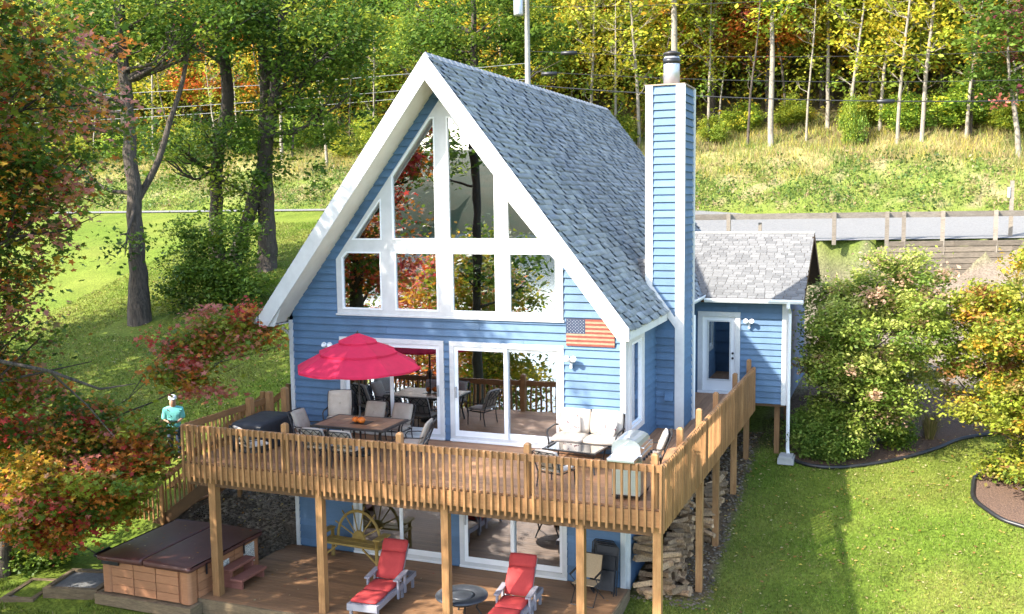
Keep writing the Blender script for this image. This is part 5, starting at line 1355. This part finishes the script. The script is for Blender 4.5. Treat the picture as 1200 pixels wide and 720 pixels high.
# ---- right-hand shrubs
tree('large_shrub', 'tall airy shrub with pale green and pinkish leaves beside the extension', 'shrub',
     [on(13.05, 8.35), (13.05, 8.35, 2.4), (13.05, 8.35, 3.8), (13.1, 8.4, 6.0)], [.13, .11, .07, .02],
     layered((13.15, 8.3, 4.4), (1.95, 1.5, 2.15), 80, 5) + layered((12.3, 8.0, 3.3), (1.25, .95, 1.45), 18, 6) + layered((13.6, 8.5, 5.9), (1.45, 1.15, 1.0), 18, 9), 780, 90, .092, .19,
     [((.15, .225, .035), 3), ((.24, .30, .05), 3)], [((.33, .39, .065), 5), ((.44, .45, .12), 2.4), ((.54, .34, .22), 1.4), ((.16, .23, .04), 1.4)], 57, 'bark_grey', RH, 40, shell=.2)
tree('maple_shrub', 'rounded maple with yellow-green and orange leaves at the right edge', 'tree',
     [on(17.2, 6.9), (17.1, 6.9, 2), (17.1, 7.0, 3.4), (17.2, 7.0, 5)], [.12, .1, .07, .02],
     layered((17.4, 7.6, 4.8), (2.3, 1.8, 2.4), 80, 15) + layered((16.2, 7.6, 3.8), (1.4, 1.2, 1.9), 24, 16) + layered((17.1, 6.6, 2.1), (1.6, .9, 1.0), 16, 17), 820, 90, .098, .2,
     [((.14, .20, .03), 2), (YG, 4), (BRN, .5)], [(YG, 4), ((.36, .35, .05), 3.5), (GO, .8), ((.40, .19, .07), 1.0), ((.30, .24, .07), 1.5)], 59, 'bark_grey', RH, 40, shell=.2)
tree('azalea_bush', 'rounded green bush in the mulch bed below the tall shrub', 'bush',
     [on(11.95, 7.55), on(11.95, 7.55, .4), on(11.95, 7.55, .8)], [.05, .04, .02], [(on(11.95, 7.55, .55), (.95, .6, .65)), (on(11.65, 7.75, .9), (.65, .55, .5)), (on(12.5, 7.6, .45), (.5, .5, .4))], 260, 80, .07, .14,
     [((.10, .18, .03), 3), ((.16, .25, .04), 3)], [((.18, .27, .045), 4), ((.27, .33, .06), 2)], 61, 'bark_dark', RH, 10)
tree('small_bush', 'small bright green bush in the mulch bed near the black edging', 'bush',
     [on(13.65, 8.75), on(13.65, 8.75, .2), on(13.65, 8.75, .5)], [.03, .02, .01], [(on(13.65, 8.75, .38), (.55, .5, .42))], 60, 40, .08, .12, [(G3, 3), (YG, 1)], [(YG, 2), (G3, 3), ((.14, .24, .03), 3)], 63, 'bark_dark', RH, 6)
tree('dark_bush', 'dark clipped bush left of the gravel steps', 'bush', [on(-5.9, -2.9), on(-5.9, -2.9, .3), on(-5.9, -2.9, .8)], [.05, .03, .02], [(on(-5.7, -2.6, .45), (.9, .8, .6))], 110, 40, .09, .16, DG, DO, 65, 'bark_dark', RH, 8)
def tuft(name, label, x, y, n, h, sp, cols, seed, cat='ornamental grass'):
    rg = np.random.default_rng(seed); vs, fs, cs = [], [], []
    for i in range(n):
        a = rg.uniform(0, 6.28); r = rg.uniform(0, sp * .3); L_ = h * rg.uniform(.6, 1.1); lean = rg.uniform(.1, 1.0) * sp
        x0, y0 = x + r * math.cos(a), y + r * math.sin(a); z0 = gz(x0, y0); c = np.array(cols[rg.integers(len(cols))]) * rg.uniform(.8, 1.2)
        px_, py_ = -math.sin(a) * .008, math.cos(a) * .008
        pts = [(0, 0), (lean * .35, L_ * .6), (lean, L_ * .92)]
        o = len(vs)
        for k, (d, z) in enumerate(pts):
            w = (1, .8, .15)[k]
            for s in (-1, 1): vs.append((x0 + d * math.cos(a) + s * px_ * w, y0 + d * math.sin(a) + s * py_ * w, z0 + z)); cs.append(c)
        fs += [(o, o + 1, o + 3, o + 2), (o + 2, o + 3, o + 5, o + 4)]
    return tag(link(name, array_mesh(name, vs, fs, cs), 'blade'), label, cat)
tuft('ornamental_grass', 'straw-coloured ornamental grass clump at the end of the mulch bed', 14.55, 9.5, 240, .85, .55, [(.30, .22, .09), (.22, .17, .07), (.15, .15, .04)], 3)
tuft('ornamental_grass', 'green grassy clump at the corner of the hot tub base', -.0, -4.15, 90, .22, .25, [(.07, .12, .02), (.12, .17, .03)], 4, 'grass clump')

# ---- woods on the hillside
def proto(seed, h, r0, ells, nc, npc, ls, cr, pin, pout, bark, nl, bend=.3, low=0):
    rg = np.random.default_rng(seed); bx, by = rg.normal(size=2) * bend
    path = [(0, 0, 0), (bx * .3, by * .3, h * .3), (bx, by, h * .65), (bx * 1.2, by * 1.2, h)]
    me, cc = make_crown('crown', ells, nc, npc, ls, cr, pin, pout, seed)
    tm = trunk_mesh(path, [r0, r0 * .8, r0 * .5, r0 * .12], cc, seed + 5, nl).mesh('trunk', True)
    tm.materials.append(MATS[bark]); me.materials.append(MATS['leaf_wood']); return tm, me
AU1 = [(YG, 4), (G3, 3), (YE, 1)]; AU2 = [(YG, 3), (YE, 3.4), (GO, 1.6), (G3, 1)]
PR = []
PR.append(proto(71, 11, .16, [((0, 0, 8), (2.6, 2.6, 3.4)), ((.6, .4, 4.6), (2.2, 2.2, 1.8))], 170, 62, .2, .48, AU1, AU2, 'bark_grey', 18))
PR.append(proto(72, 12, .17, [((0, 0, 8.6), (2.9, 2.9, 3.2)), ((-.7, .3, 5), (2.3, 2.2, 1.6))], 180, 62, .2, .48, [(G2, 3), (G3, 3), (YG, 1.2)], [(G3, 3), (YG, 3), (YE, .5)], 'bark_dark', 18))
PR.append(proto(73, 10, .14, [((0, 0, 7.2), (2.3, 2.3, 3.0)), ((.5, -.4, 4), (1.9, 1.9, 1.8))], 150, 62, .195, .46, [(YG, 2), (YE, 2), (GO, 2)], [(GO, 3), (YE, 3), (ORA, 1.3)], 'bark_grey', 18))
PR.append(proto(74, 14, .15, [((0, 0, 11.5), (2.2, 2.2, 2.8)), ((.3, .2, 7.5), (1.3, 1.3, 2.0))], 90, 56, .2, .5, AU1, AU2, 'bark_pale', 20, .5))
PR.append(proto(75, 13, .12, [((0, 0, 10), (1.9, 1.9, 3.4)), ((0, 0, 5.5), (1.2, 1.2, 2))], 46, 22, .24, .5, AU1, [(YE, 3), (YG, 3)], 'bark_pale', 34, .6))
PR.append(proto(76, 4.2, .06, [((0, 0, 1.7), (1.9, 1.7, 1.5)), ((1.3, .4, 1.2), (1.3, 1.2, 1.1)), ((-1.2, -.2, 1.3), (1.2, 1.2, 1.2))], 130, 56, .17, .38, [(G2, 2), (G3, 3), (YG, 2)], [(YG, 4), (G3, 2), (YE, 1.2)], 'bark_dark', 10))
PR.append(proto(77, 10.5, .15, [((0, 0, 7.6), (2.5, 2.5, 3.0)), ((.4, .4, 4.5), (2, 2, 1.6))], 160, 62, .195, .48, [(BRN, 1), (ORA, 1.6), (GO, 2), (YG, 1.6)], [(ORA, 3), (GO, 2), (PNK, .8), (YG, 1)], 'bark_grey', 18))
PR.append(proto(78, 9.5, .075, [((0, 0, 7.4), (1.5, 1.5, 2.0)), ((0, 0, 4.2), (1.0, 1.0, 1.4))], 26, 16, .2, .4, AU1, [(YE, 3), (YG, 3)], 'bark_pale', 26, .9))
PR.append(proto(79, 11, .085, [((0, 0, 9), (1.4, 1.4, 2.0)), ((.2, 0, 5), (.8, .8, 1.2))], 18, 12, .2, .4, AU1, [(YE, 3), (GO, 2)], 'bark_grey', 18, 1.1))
KN = ['broad yellow-green tree in the woods', 'mid-green tree in the woods', 'golden tree in the woods', 'slender pale-trunked tree in the woods',
      'nearly bare pale-stemmed tree of the woods', 'low leafy thicket shrub of the woods', 'orange-tinged tree in the woods', 'thin bare crooked sapling of the woods', 'thin grey-stemmed sapling of the woods']
NMX = ['woodland_tree', 'woodland_tree', 'woodland_tree', 'slender_tree', 'bare_tree', 'thicket_shrub', 'woodland_tree', 'bare_sapling', 'bare_sapling']
wr = random.Random(21)
def where(x, y):
    a = ('behind the left lawn trees' if x < -22 else 'behind the gable' if x < -9 else 'behind the roof slope' if x < 0 else 'right of the chimney' if x < 9 else 'above the drive on the right')
    return a + (', front edge' if y < 43.5 else ', middle rank' if y < 53 else ', high up the slope')
def plant(k, x, y, s, rz=None, label=None, sz=None):
    z = gz(x, y)
    label = label or KN[k] + ' ' + where(x, y)
    t = thing(NMX[k], label or KN[k], 'shrub' if k == 5 else 'tree', (x, y, z - .1), wr.uniform(0, 6.28) if rz is None else rz, 'trees and shrubs of the hillside woods')
    t.scale = (s, s, sz or s)
    for nm, m in zip(('trunk', 'crown'), PR[k]):
        o = bpy.data.objects.new(nm, m); COL.objects.link(o); o.parent = t
    return t
# edge trunks that can be told apart
for x, y, k, s, lb in ((6.7, 38.6, 3, 1.15, 'tall straight pale trunk right of the chimney at the edge of the woods'), (14.7, 38.8, 4, 1.05, 'forked pale bare tree at the edge of the woods above the drive'),
                       (12.5, 40.5, 4, .9, 'thin pale stem left of the forked bare tree'), (9.6, 41.5, 3, .85, 'dark slender trunk midway between the straight pale trunk and the forked tree'),
                       (-1.1, 39.0, 4, 1.0, 'pale bare tree with spreading twigs left of the chimney'), (-4.3, 39.5, 4, .9, 'thin white stem behind the roof, left of the twiggy bare tree'),
                       (3.0, 39.3, 4, .8, 'thin leaning pale stem just right of the chimney'), (1.5, 37.0, 3, 1.5, 'pale forked trunk directly behind the chimney flue'),
                       (16.9, 39.0, 4, .85, 'thin pale pair of stems right of the forked bare tree'), (-22.1, 37.5, 4, .9, 'thin dead trunk on the bank left of the gable'),
                       (-26.0, 38.0, 3, .9, 'leaning slender trunk on the bank behind the left lawn trees')):
    plant(k, x, y, s, label=lb)
tree('purple_tree', 'multi-stemmed tree with dark green and dusky pink leaves at the top right corner', 'tree',
     [on(19.2, 36.0), (19.0, 36.0, 12), (18.6, 36, 14.5), (18.4, 36, 18)], [.14, .12, .08, .03], [((18.6, 35.8, 15.2), (2.3, 2.1, 2.6)), ((18.4, 35.8, 18.4), (2.3, 2.0, 2.2)), ((20.4, 36, 16.5), (2, 2, 3))], 190, 44, .22, .42, [(G1, 2), (G2, 4), (G3, 2)], [(G3, 3), (G2, 2), (PNK, 1.4), ((.22, .06, .08), 1)], 67, 'bark_pale', RH, 18)
for row, (yy, sp, kk) in enumerate(((43.3, 2.9, (0, 1, 2, 0, 6, 0, 0)), (46.5, 3.2, (0, 1, 2, 0, 1, 2)), (50, 3.6, (1, 0, 2, 0, 6, 1)), (56, 4.6, (0, 2, 1, 0)), (64, 6, (0, 1, 2, 6)))):
    lo = 13.5 - 1.35 * (yy + 20); hi = 16 + .14 * (yy + 20)
    x = lo
    while x < hi:
        plant(kk[wr.randrange(len(kk))], x + wr.uniform(-1, 1), yy + wr.uniform(-1.4, 1.4), wr.uniform(.8, 1.2)); x += sp
x = -70
while x < 24:
    plant(5, x + wr.uniform(-1.2, 1.2), 40.2 + wr.uniform(-1.6, 2.2), wr.choice([.3, .4, .5, .65, .85]), sz=wr.uniform(.35, 1.0)); x += 1.7
for x in np.arange(-62, 22, 2.1):
    plant(wr.choice([7, 7, 8, 4]), float(x) + wr.uniform(-.9, .9), 40.5 + wr.uniform(-2, 2.5), wr.uniform(.7, 1.1))
for x, y, k, s_, lb in ((-15.5, -3.5, 1, 1.35, 'tall green shade tree on the slope far left of the hot tub'), (-20.5, 1.5, 1, 1.45, 'spreading green shade tree beyond the left edge of the lawn'), ):
    t = plant(k, x, y, s_, label=lb); t['group'] = 'shade trees left of the house'
# trees in front of the house (below the camera), met only in the reflections
for x, y, k, s in ((-9, -14, 6, 1.2), (-13, -18, 1, 1.4), (-5, -24, 0, 1.1), (-17, -27, 2, 1.2), (1, -34, 1, 1.1), (-10, -33, 6, 1.3), (-22, -16, 1, 1.5), (-26, -34, 0, 1.3), (-2, -44, 1, 1.2), (-18, -42, 6, 1.2)):
    t = plant(k, x, y, s, label='lakeside tree on the slope in front of the house'); t['group'] = 'lakeside trees in front of the house'

# ---- low growth
def scatter_leaves(name, pts, hts, size, cols, seed, mat='leaf', upb=.5):
    rg = np.random.default_rng(seed); n = len(pts); col = np.array(cols)[rg.integers(len(cols), size=n)] * rg.uniform(.75, 1.25, n)[:, None]
    P = np.array([(x, y, 0) for x, y in pts]); P[:, 2] = hts
    v_, f_, c_ = leaf_arrays(P, size * rg.uniform(.6, 1.4, n), col, rg, RH, upb)
    return link(name, array_mesh(name, v_, f_, c_), mat, kind='stuff')
rg = np.random.default_rng(5)
# fast ground lookup from the terrain grid
def gzv(X, Y):
    i = np.clip(np.searchsorted(xs, X) - 1, 0, nx - 2); j = np.clip(np.searchsorted(ys, Y) - 1, 0, ny - 2)
    a = (X - xs[i]) / (xs[i + 1] - xs[i]); b = (Y - ys[j]) / (ys[j + 1] - ys[j])
    return ZG[i, j] * (1 - a) * (1 - b) + ZG[i + 1, j] * a * (1 - b) + ZG[i, j + 1] * (1 - a) * b + ZG[i + 1, j + 1] * a * b
nC = 5000
cx_ = rg.uniform(-64, 26, nC); yf_ = np.where(cx_ < -2, 31.0, 29.7); cy_ = yf_ + .3 + rg.random(nC) ** 1.1 * 12.5
hgt = rg.uniform(.15, .55, nC) * np.where(cy_ - yf_ > 4.5, 1.5, 1.0)
k = np.repeat(np.arange(nC), 24); n = len(k)
X = cx_[k] + rg.normal(size=n) * .38; Y = cy_[k] + rg.normal(size=n) * .32; Z = gzv(X, Y) + rg.random(n) * hgt[k]
zone = np.where((cy_ - yf_ + 4.5 * (fbm(cx_, cy_, .8) - .5))[k] < 4.6, 0, 1)
cA = pick([((.10, .17, .035), 3), ((.15, .22, .04), 3), ((.26, .26, .07), 2), ((.34, .26, .13), 2.2), ((.06, .10, .02), 2)], rg, nC)[k]
cB = pick([((.32, .27, .11), 2), ((.40, .34, .06), 1.6), ((.17, .22, .045), 3.4), ((.28, .21, .10), 2)], rg, nC)[k]
col = np.where(zone[:, None] == 0, cA, cB) * rg.uniform(.75, 1.25, n)[:, None]
v_, f_, c_ = leaf_arrays(np.stack([X, Y, Z], -1), .17 * rg.uniform(.6, 1.5, n), col, rg, RH, .2)
sel = (zone == 0) & (rg.random(n) < .55)
v_, f_, c_ = leaf_arrays(np.stack([X, Y, Z], -1)[sel], .14 * rg.uniform(.6, 1.5, sel.sum()), col[sel], rg, RH, .2)
link('weeds', array_mesh('weeds', v_, f_, c_), 'leaf', kind='stuff')
q = ~sel; Xq, Yq = X[q], Y[q]; nq = len(Xq); a_ = rg.uniform(0, 6.28, nq); hq = np.where(zone[q] == 1, .48, .34) * rg.uniform(.4, 1.3, nq); wq = .018 * rg.uniform(.5, 1.3, nq); Zq = gzv(Xq, Yq) - .02
ln_ = rg.normal(size=(nq, 2)) * .35 * hq[:, None]
tri_ = np.stack([np.stack([Xq - np.cos(a_) * wq, Yq - np.sin(a_) * wq, Zq], -1), np.stack([Xq + np.cos(a_) * wq, Yq + np.sin(a_) * wq, Zq], -1), np.stack([Xq + ln_[:, 0], Yq + ln_[:, 1], Zq + hq], -1)], 1).reshape(-1, 3)
link('tall_grass', array_mesh('tall_grass', tri_, np.arange(nq * 3).reshape(nq, 3), np.repeat(col[q], 3, 0)), 'blade', kind='stuff')
# dark understory leaves filling the wood
nC = 5600
cx_ = rg.uniform(-70, 26, nC); cy_ = 41.5 + 20 * rg.random(nC) ** 1.2; k = np.repeat(np.arange(nC), 26); n = len(k)
X = cx_[k] + rg.normal(size=n) * .7; Y = cy_[k] + rg.normal(size=n) * .6; Z = gzv(X, Y) + .2 + rg.uniform(0, 6.5, nC)[k] + rg.random(n) * 1.2
col = pick([(G2, .6), (G3, 2.4), (YG, 4), (YE, 2.2), (GO, 1)], rg, nC)[k] * rg.uniform(.7, 1.2, n)[:, None]
v_, f_, c_ = leaf_arrays(np.stack([X, Y, Z], -1), .25 * rg.uniform(.6, 1.4, n), col, rg, RH, .3)
link('undergrowth', array_mesh('undergrowth', v_, f_, c_), 'leaf', kind='stuff')
# lawn grass blades
def blades(name, x0, x1, y0, y1, n, h, w, keep, seed):
    rg = np.random.default_rng(seed); X = rg.uniform(x0, x1, n); Y = rg.uniform(y0, y1, n); m = keep(X, Y); X, Y = X[m], Y[m]; n = len(X)
    Z = gzv(X, Y) - .005; a = rg.uniform(0, 6.28, n); hh = h * rg.uniform(.5, 1.3, n); ww_ = w * rg.uniform(.6, 1.3, n); ln = rg.normal(size=(n, 2)) * .5 * hh[:, None]
    p0 = np.stack([X - np.cos(a) * ww_, Y - np.sin(a) * ww_, Z], -1); p1 = np.stack([X + np.cos(a) * ww_, Y + np.sin(a) * ww_, Z], -1); p2 = np.stack([X + ln[:, 0], Y + ln[:, 1], Z + hh], -1)
    v_ = np.stack([p0, p1, p2], 1).reshape(-1, 3)
    pat = fbm(X, Y, .45) * 1.3 * (.6 + .8 * vnoise(X, Y, 3.0))
    c = np.array([.12, .18, .02]) * (1 - pat[:, None] * .6) + np.array([.255, .25, .055]) * pat[:, None] * .5
    c = c * rg.uniform(.55, 1.45, n)[:, None] * (.75 + .5 * vnoise(X, Y, 2.2))[:, None]; c[rg.random(n) < .06] = (.30, .25, .10)
    link(name, array_mesh(name, v_, np.arange(n * 3).reshape(n, 3), np.repeat(c, 3, 0)), 'blade', kind='stuff')
ex_, ey_ = np.array([p[0] for p in edgeA]), np.array([p[1] for p in edgeA])
by_, bx_ = np.array([p[1] for p in edgeB])[::-1], np.array([p[0] for p in edgeB])[::-1]
def keep_r(X, Y):
    inA = (X > 10.75) & (Y > np.interp(X, ex_, ey_) - .02) & (X < 16.7)
    inB = (Y > 4.2) & (Y < 8.2) & (X > np.interp(Y, by_, bx_) - .04)
    return ~inA & ~inB & ((X > 10.05 + .08 * np.sin(Y * 5)) | ((Y < .0) & (X > 8.45)))
blades('grass', 8.4, 19.5, -4, 10.2, 150000, .055, .011, keep_r, 8)
blades('grass', -20, -.3, 1.0, 26.5, 130000, .075, .02, lambda X, Y: ((X < -3.8) | (Y + X * .4 > 3.3)) & ~((np.abs(X + 14.7) < 1.1) & (np.abs(Y - 10.7) < 1.0)), 9)
blades('grass', -7, 8.4, -7.5, -3.6, 30000, .08, .014, lambda X, Y: ~((X > -2.7) & (X < .1) & (Y > -4.05)) & ~((X < -2.8) & (X > -5.1) & (Y > -4.5)), 10)
# fallen leaves
def litter(name, x0, x1, y0, y1, n, keep, size, seed):
    rg = np.random.default_rng(seed); X = rg.uniform(x0, x1, n); Y = rg.uniform(y0, y1, n); m = keep(X, Y); X, Y = X[m], Y[m]
    pts = np.stack([X, Y], -1)
    return scatter_leaves(name, pts, gzv(X, Y) + .045, size, [(.50, .36, .10), (.44, .20, .05), (.30, .14, .06), (.55, .46, .24), (.50, .40, .20), (.42, .30, .14), (.52, .40, .08)], seed, upb=2.5)
litter('fallen_leaves', 9.9, 19, -4, 10, 1900, keep_r, .07, 12)
litter('fallen_leaves', -3.4, -.1, -1.2, 3.2, 420, lambda X, Y: Y + X * .4 < 3, .08, 17)
litter('fallen_leaves', -20, -.6, .5, 24, 5200, lambda X, Y: X < -.8, .075, 13)
litter('fallen_leaves', 10.9, 16, 7.3, 12.5, 420, lambda X, Y: ~keep_r(X, Y), .07, 14)
def flat_litter(name, P, size, seed):
    rg = np.random.default_rng(seed); P = np.array(P); n = len(P); cols = np.array([(.50, .36, .10), (.44, .20, .05), (.30, .14, .06), (.58, .50, .30), (.40, .09, .05)])
    v_, f_, c_ = leaf_arrays(P, size * rg.uniform(.6, 1.3, n), cols[rg.integers(5, size=n)], rg, MP, 5.0)
    link(name, array_mesh(name, v_, f_, c_), 'leaf', kind='stuff')
rg = np.random.default_rng(77)
flat_litter('fallen_leaves', [(x, y, .012) for x, y in zip(rg.uniform(-.1, 8.3, 60), rg.uniform(-3.5, -.1, 60))] + [(x, y, ZD + .012) for x, y in zip(rg.uniform(-.4, 9.7, 70), rg.uniform(-3.4, -.1, 70))] +
            [(x, y, .835) for x, y in zip(rg.uniform(-2.4, -.2, 45), rg.uniform(-3.7, -1.5, 45))], .05, 15)
# river stones beside the house, and along the right wall
def stones(name, x0, x1, y0, y1, n, keep, smin, smax, seed):
    rg = np.random.default_rng(seed); X = rg.uniform(x0, x1, n); Y = rg.uniform(y0, y1, n); m = keep(X, Y); X, Y = X[m], Y[m]; n = len(X)
    t = np.array([(1, 0, 0), (.3, .9, .05), (-.7, .65, -.05), (-.95, -.3, .05), (-.2, -.95, 0), (.7, -.6, .05), (.1, .1, .75), (0, 0, -.6)])
    s = rg.uniform(smin, smax, n); a = rg.uniform(0, 6.28, n); ca, sa = np.cos(a), np.sin(a)
    q = t[None] * s[:, None, None] * rg.uniform(.75, 1.25, (n, 8, 1)) * np.array([1, .75, .7])
    v_ = np.stack([q[..., 0] * ca[:, None] - q[..., 1] * sa[:, None] + X[:, None], q[..., 0] * sa[:, None] + q[..., 1] * ca[:, None] + Y[:, None], q[..., 2] + gzv(X, Y)[:, None] + s[:, None] * .25], -1).reshape(-1, 3)
    f = np.array([(k, (k + 1) % 6, 6) for k in range(6)] + [((k + 1) % 6, k, 7) for k in range(6)])
    f_ = (f[None] + 8 * np.arange(n)[:, None, None]).reshape(-1, 3)
    o = link(name, array_mesh(name, v_, f_), 'stone', kind='stuff'); return o
stones('river_stones', -3.6, -.05, -1.25, 3.4, 5200, lambda X, Y: (X > -3.1 + .4 * np.sin(Y * 2)) & (Y + X * .4 < 3.0), .03, .085, 4)
litter('fallen_leaves', 8.4, 10.2, -.1, 9, 700, lambda X, Y: X < 10.1, .07, 16)
stones('river_stones', 8.4, 10.1, -.1, 9.0, 1900, lambda X, Y: (X < 10.02 + .08 * np.sin(Y * 3)), .02, .06, 6)
# ------------------------------------------------------------------ guard rail, retaining wall, poles and wires
grl = thing('guard_rail', 'weathered wooden post-and-board guard rail along the drive', 'guard rail')
PX = [5.2, 7.5, 8.6, 11.3, 13.2, 13.8, 15.2, 17.1, 18.4, 20.4]
def nearY(X): return 18.7 + .38 * (X - 7.5)
prev = None
for i, X in enumerate(PX):
    Y = nearY(X); z = 6.65
    low = 1.25 if X > 13 else .3
    if X == 8.6: MB().box((X - .06, Y + .10, z - .3), (X + .06, Y + .2, z + .75)).build('post', 'grey_wood', grl); continue
    MB().box((X - .075, Y - .2, z - low * .45), (X + .075, Y - .06, z + 1.12)).build('post', 'grey_wood', grl)
    if prev is not None:
        MB().bar((prev[0], prev[1] - .02, z + .99), (X, Y - .02, z + .99), .05, .22).build('rail_board', 'grey_wood', grl)
    prev = (X, Y)
rw = thing('retaining_wall', 'grey timber retaining wall holding up the drive on the right', 'wall')
for k in range(8):
    z0 = 4.83 + k * .225; X = 12.9 + .3 * (k % 2); j = 0
    while X < 22:
        L_ = 2.4; X1 = min(X + L_, 22)
        MB().bar((X, nearY(X) - .12 + .01 * ((j + k) % 2), z0 + .11), (X1 - .012, nearY(X1) - .12 + .01 * ((j + k) % 2), z0 + .11), .2, .20).build('timber', 'wall_timber', rw); X = X1; j += 1
tp = thing('sign_post', 'tall weathered post with small box standing behind the guard rail', 'post', (17.7, 23.1, 6.7))
MB().box((-.07, -.07, -.3), (.07, .07, 2.2)).build('post', 'grey_wood', tp)
MB().box((-.16, -.12, 1.55), (-.07, .12, 1.95)).build('meter_box', 'steel_dull', tp)
def utility_pole(x, y, h, lb, xf=True):
    z = gz(x, y); t = thing('utility_pole', lb, 'utility pole', (x, y, z))
    MB().tube([(0, 0, -.3), (0, 0, h)], [.18, .11], 12).build('pole', 'pole_grey', t, True)
    MB().bar((-1.1, 0, h - .5), (1.1, 0, h - .5), .1, .12).build('cross_arm', 'grey_wood', t)
    for k in (-1, -.35, .35, 1): MB().lathe([(.03, 0), (.05, .05), (.03, .1), (.05, .14), (.02, .17)], 10).build('insulator', 'steel_dull', t, True, (k, 0, h - .44))
    if xf:
        MB().lathe([(.05, -.02), (.24, 0), (.26, .05), (.26, .75), (.24, .8), (.05, .84)], 16).build('transformer', 'steel_dull', t, True, (-.42, -.1, h - 3.1))
    return z + h
h1 = utility_pole(-4.3, 28.3, 13.2, 'pale utility pole with grey transformer behind the house roof')
h2 = utility_pole(34, 32.5, 11.5, 'far utility pole along the drive, out to the right', False) if False else 18
def wire(p, q, sag, lb, r=.022, mat='wire'):
    P = []
    for k in range(25):
        t = k / 24; P.append((p[0] + (q[0] - p[0]) * t, p[1] + (q[1] - p[1]) * t, p[2] + (q[2] - p[2]) * t - 4 * sag * t * (1 - t)))
    tag(MB().tube(P, r, 5).build('power_line', mat), lb, 'power line', 'overhead power lines')
P0 = (-4.3, 28.3)
for zp, q, sag, lb, r in ((18.2, (40, 36, 19.6), .9, 'topmost overhead wire crossing the woods to the right', .012), (16.0, (40, 36, 16.0), 1.0, 'second overhead wire from the pole to the right', .013),
                       (15.0, (40, 36, 14.4), 1.0, 'third overhead wire from the pole to the right', .014), (14.3, (40, 36, 13.4), 1.1, 'thick lowest overhead cable from the pole to the right', .026)):
    wire((P0[0], P0[1], zp), q, sag, lb, r)
for zp, q, lb in ((15.4, (-60, 12, 14.6), 'upper pale overhead wire passing behind the lawn trees'), (14.6, (-60, 12, 13.6), 'middle pale overhead wire passing behind the lawn trees'), (14.2, (-60, 12, 13.1), 'lowest pale overhead wire passing behind the lawn trees')):
    wire((P0[0], P0[1], zp), q, .8, lb, .015, 'wire_pale')
def splice(x, y, z, lb):
    o = MB().lathe([(.02, -.42), (.1, -.40), (.11, 0), (.1, .40), (.02, .42)], 10).build('cable_splice', 'black_plastic', None, True, (x, y, z), (0, R(90), R(10)))
    tag(o, lb, 'cable box', 'black splice cases on the wires')
splice(-2.2, 28.7, 15.82, 'long black splice case on the wire right of the utility pole')
splice(-3.2, 28.5, 14.82, 'short black splice case beside the utility pole')
splice(12.9, 31.3, 12.9, 'dark splice case on the low cable above the drive bank')
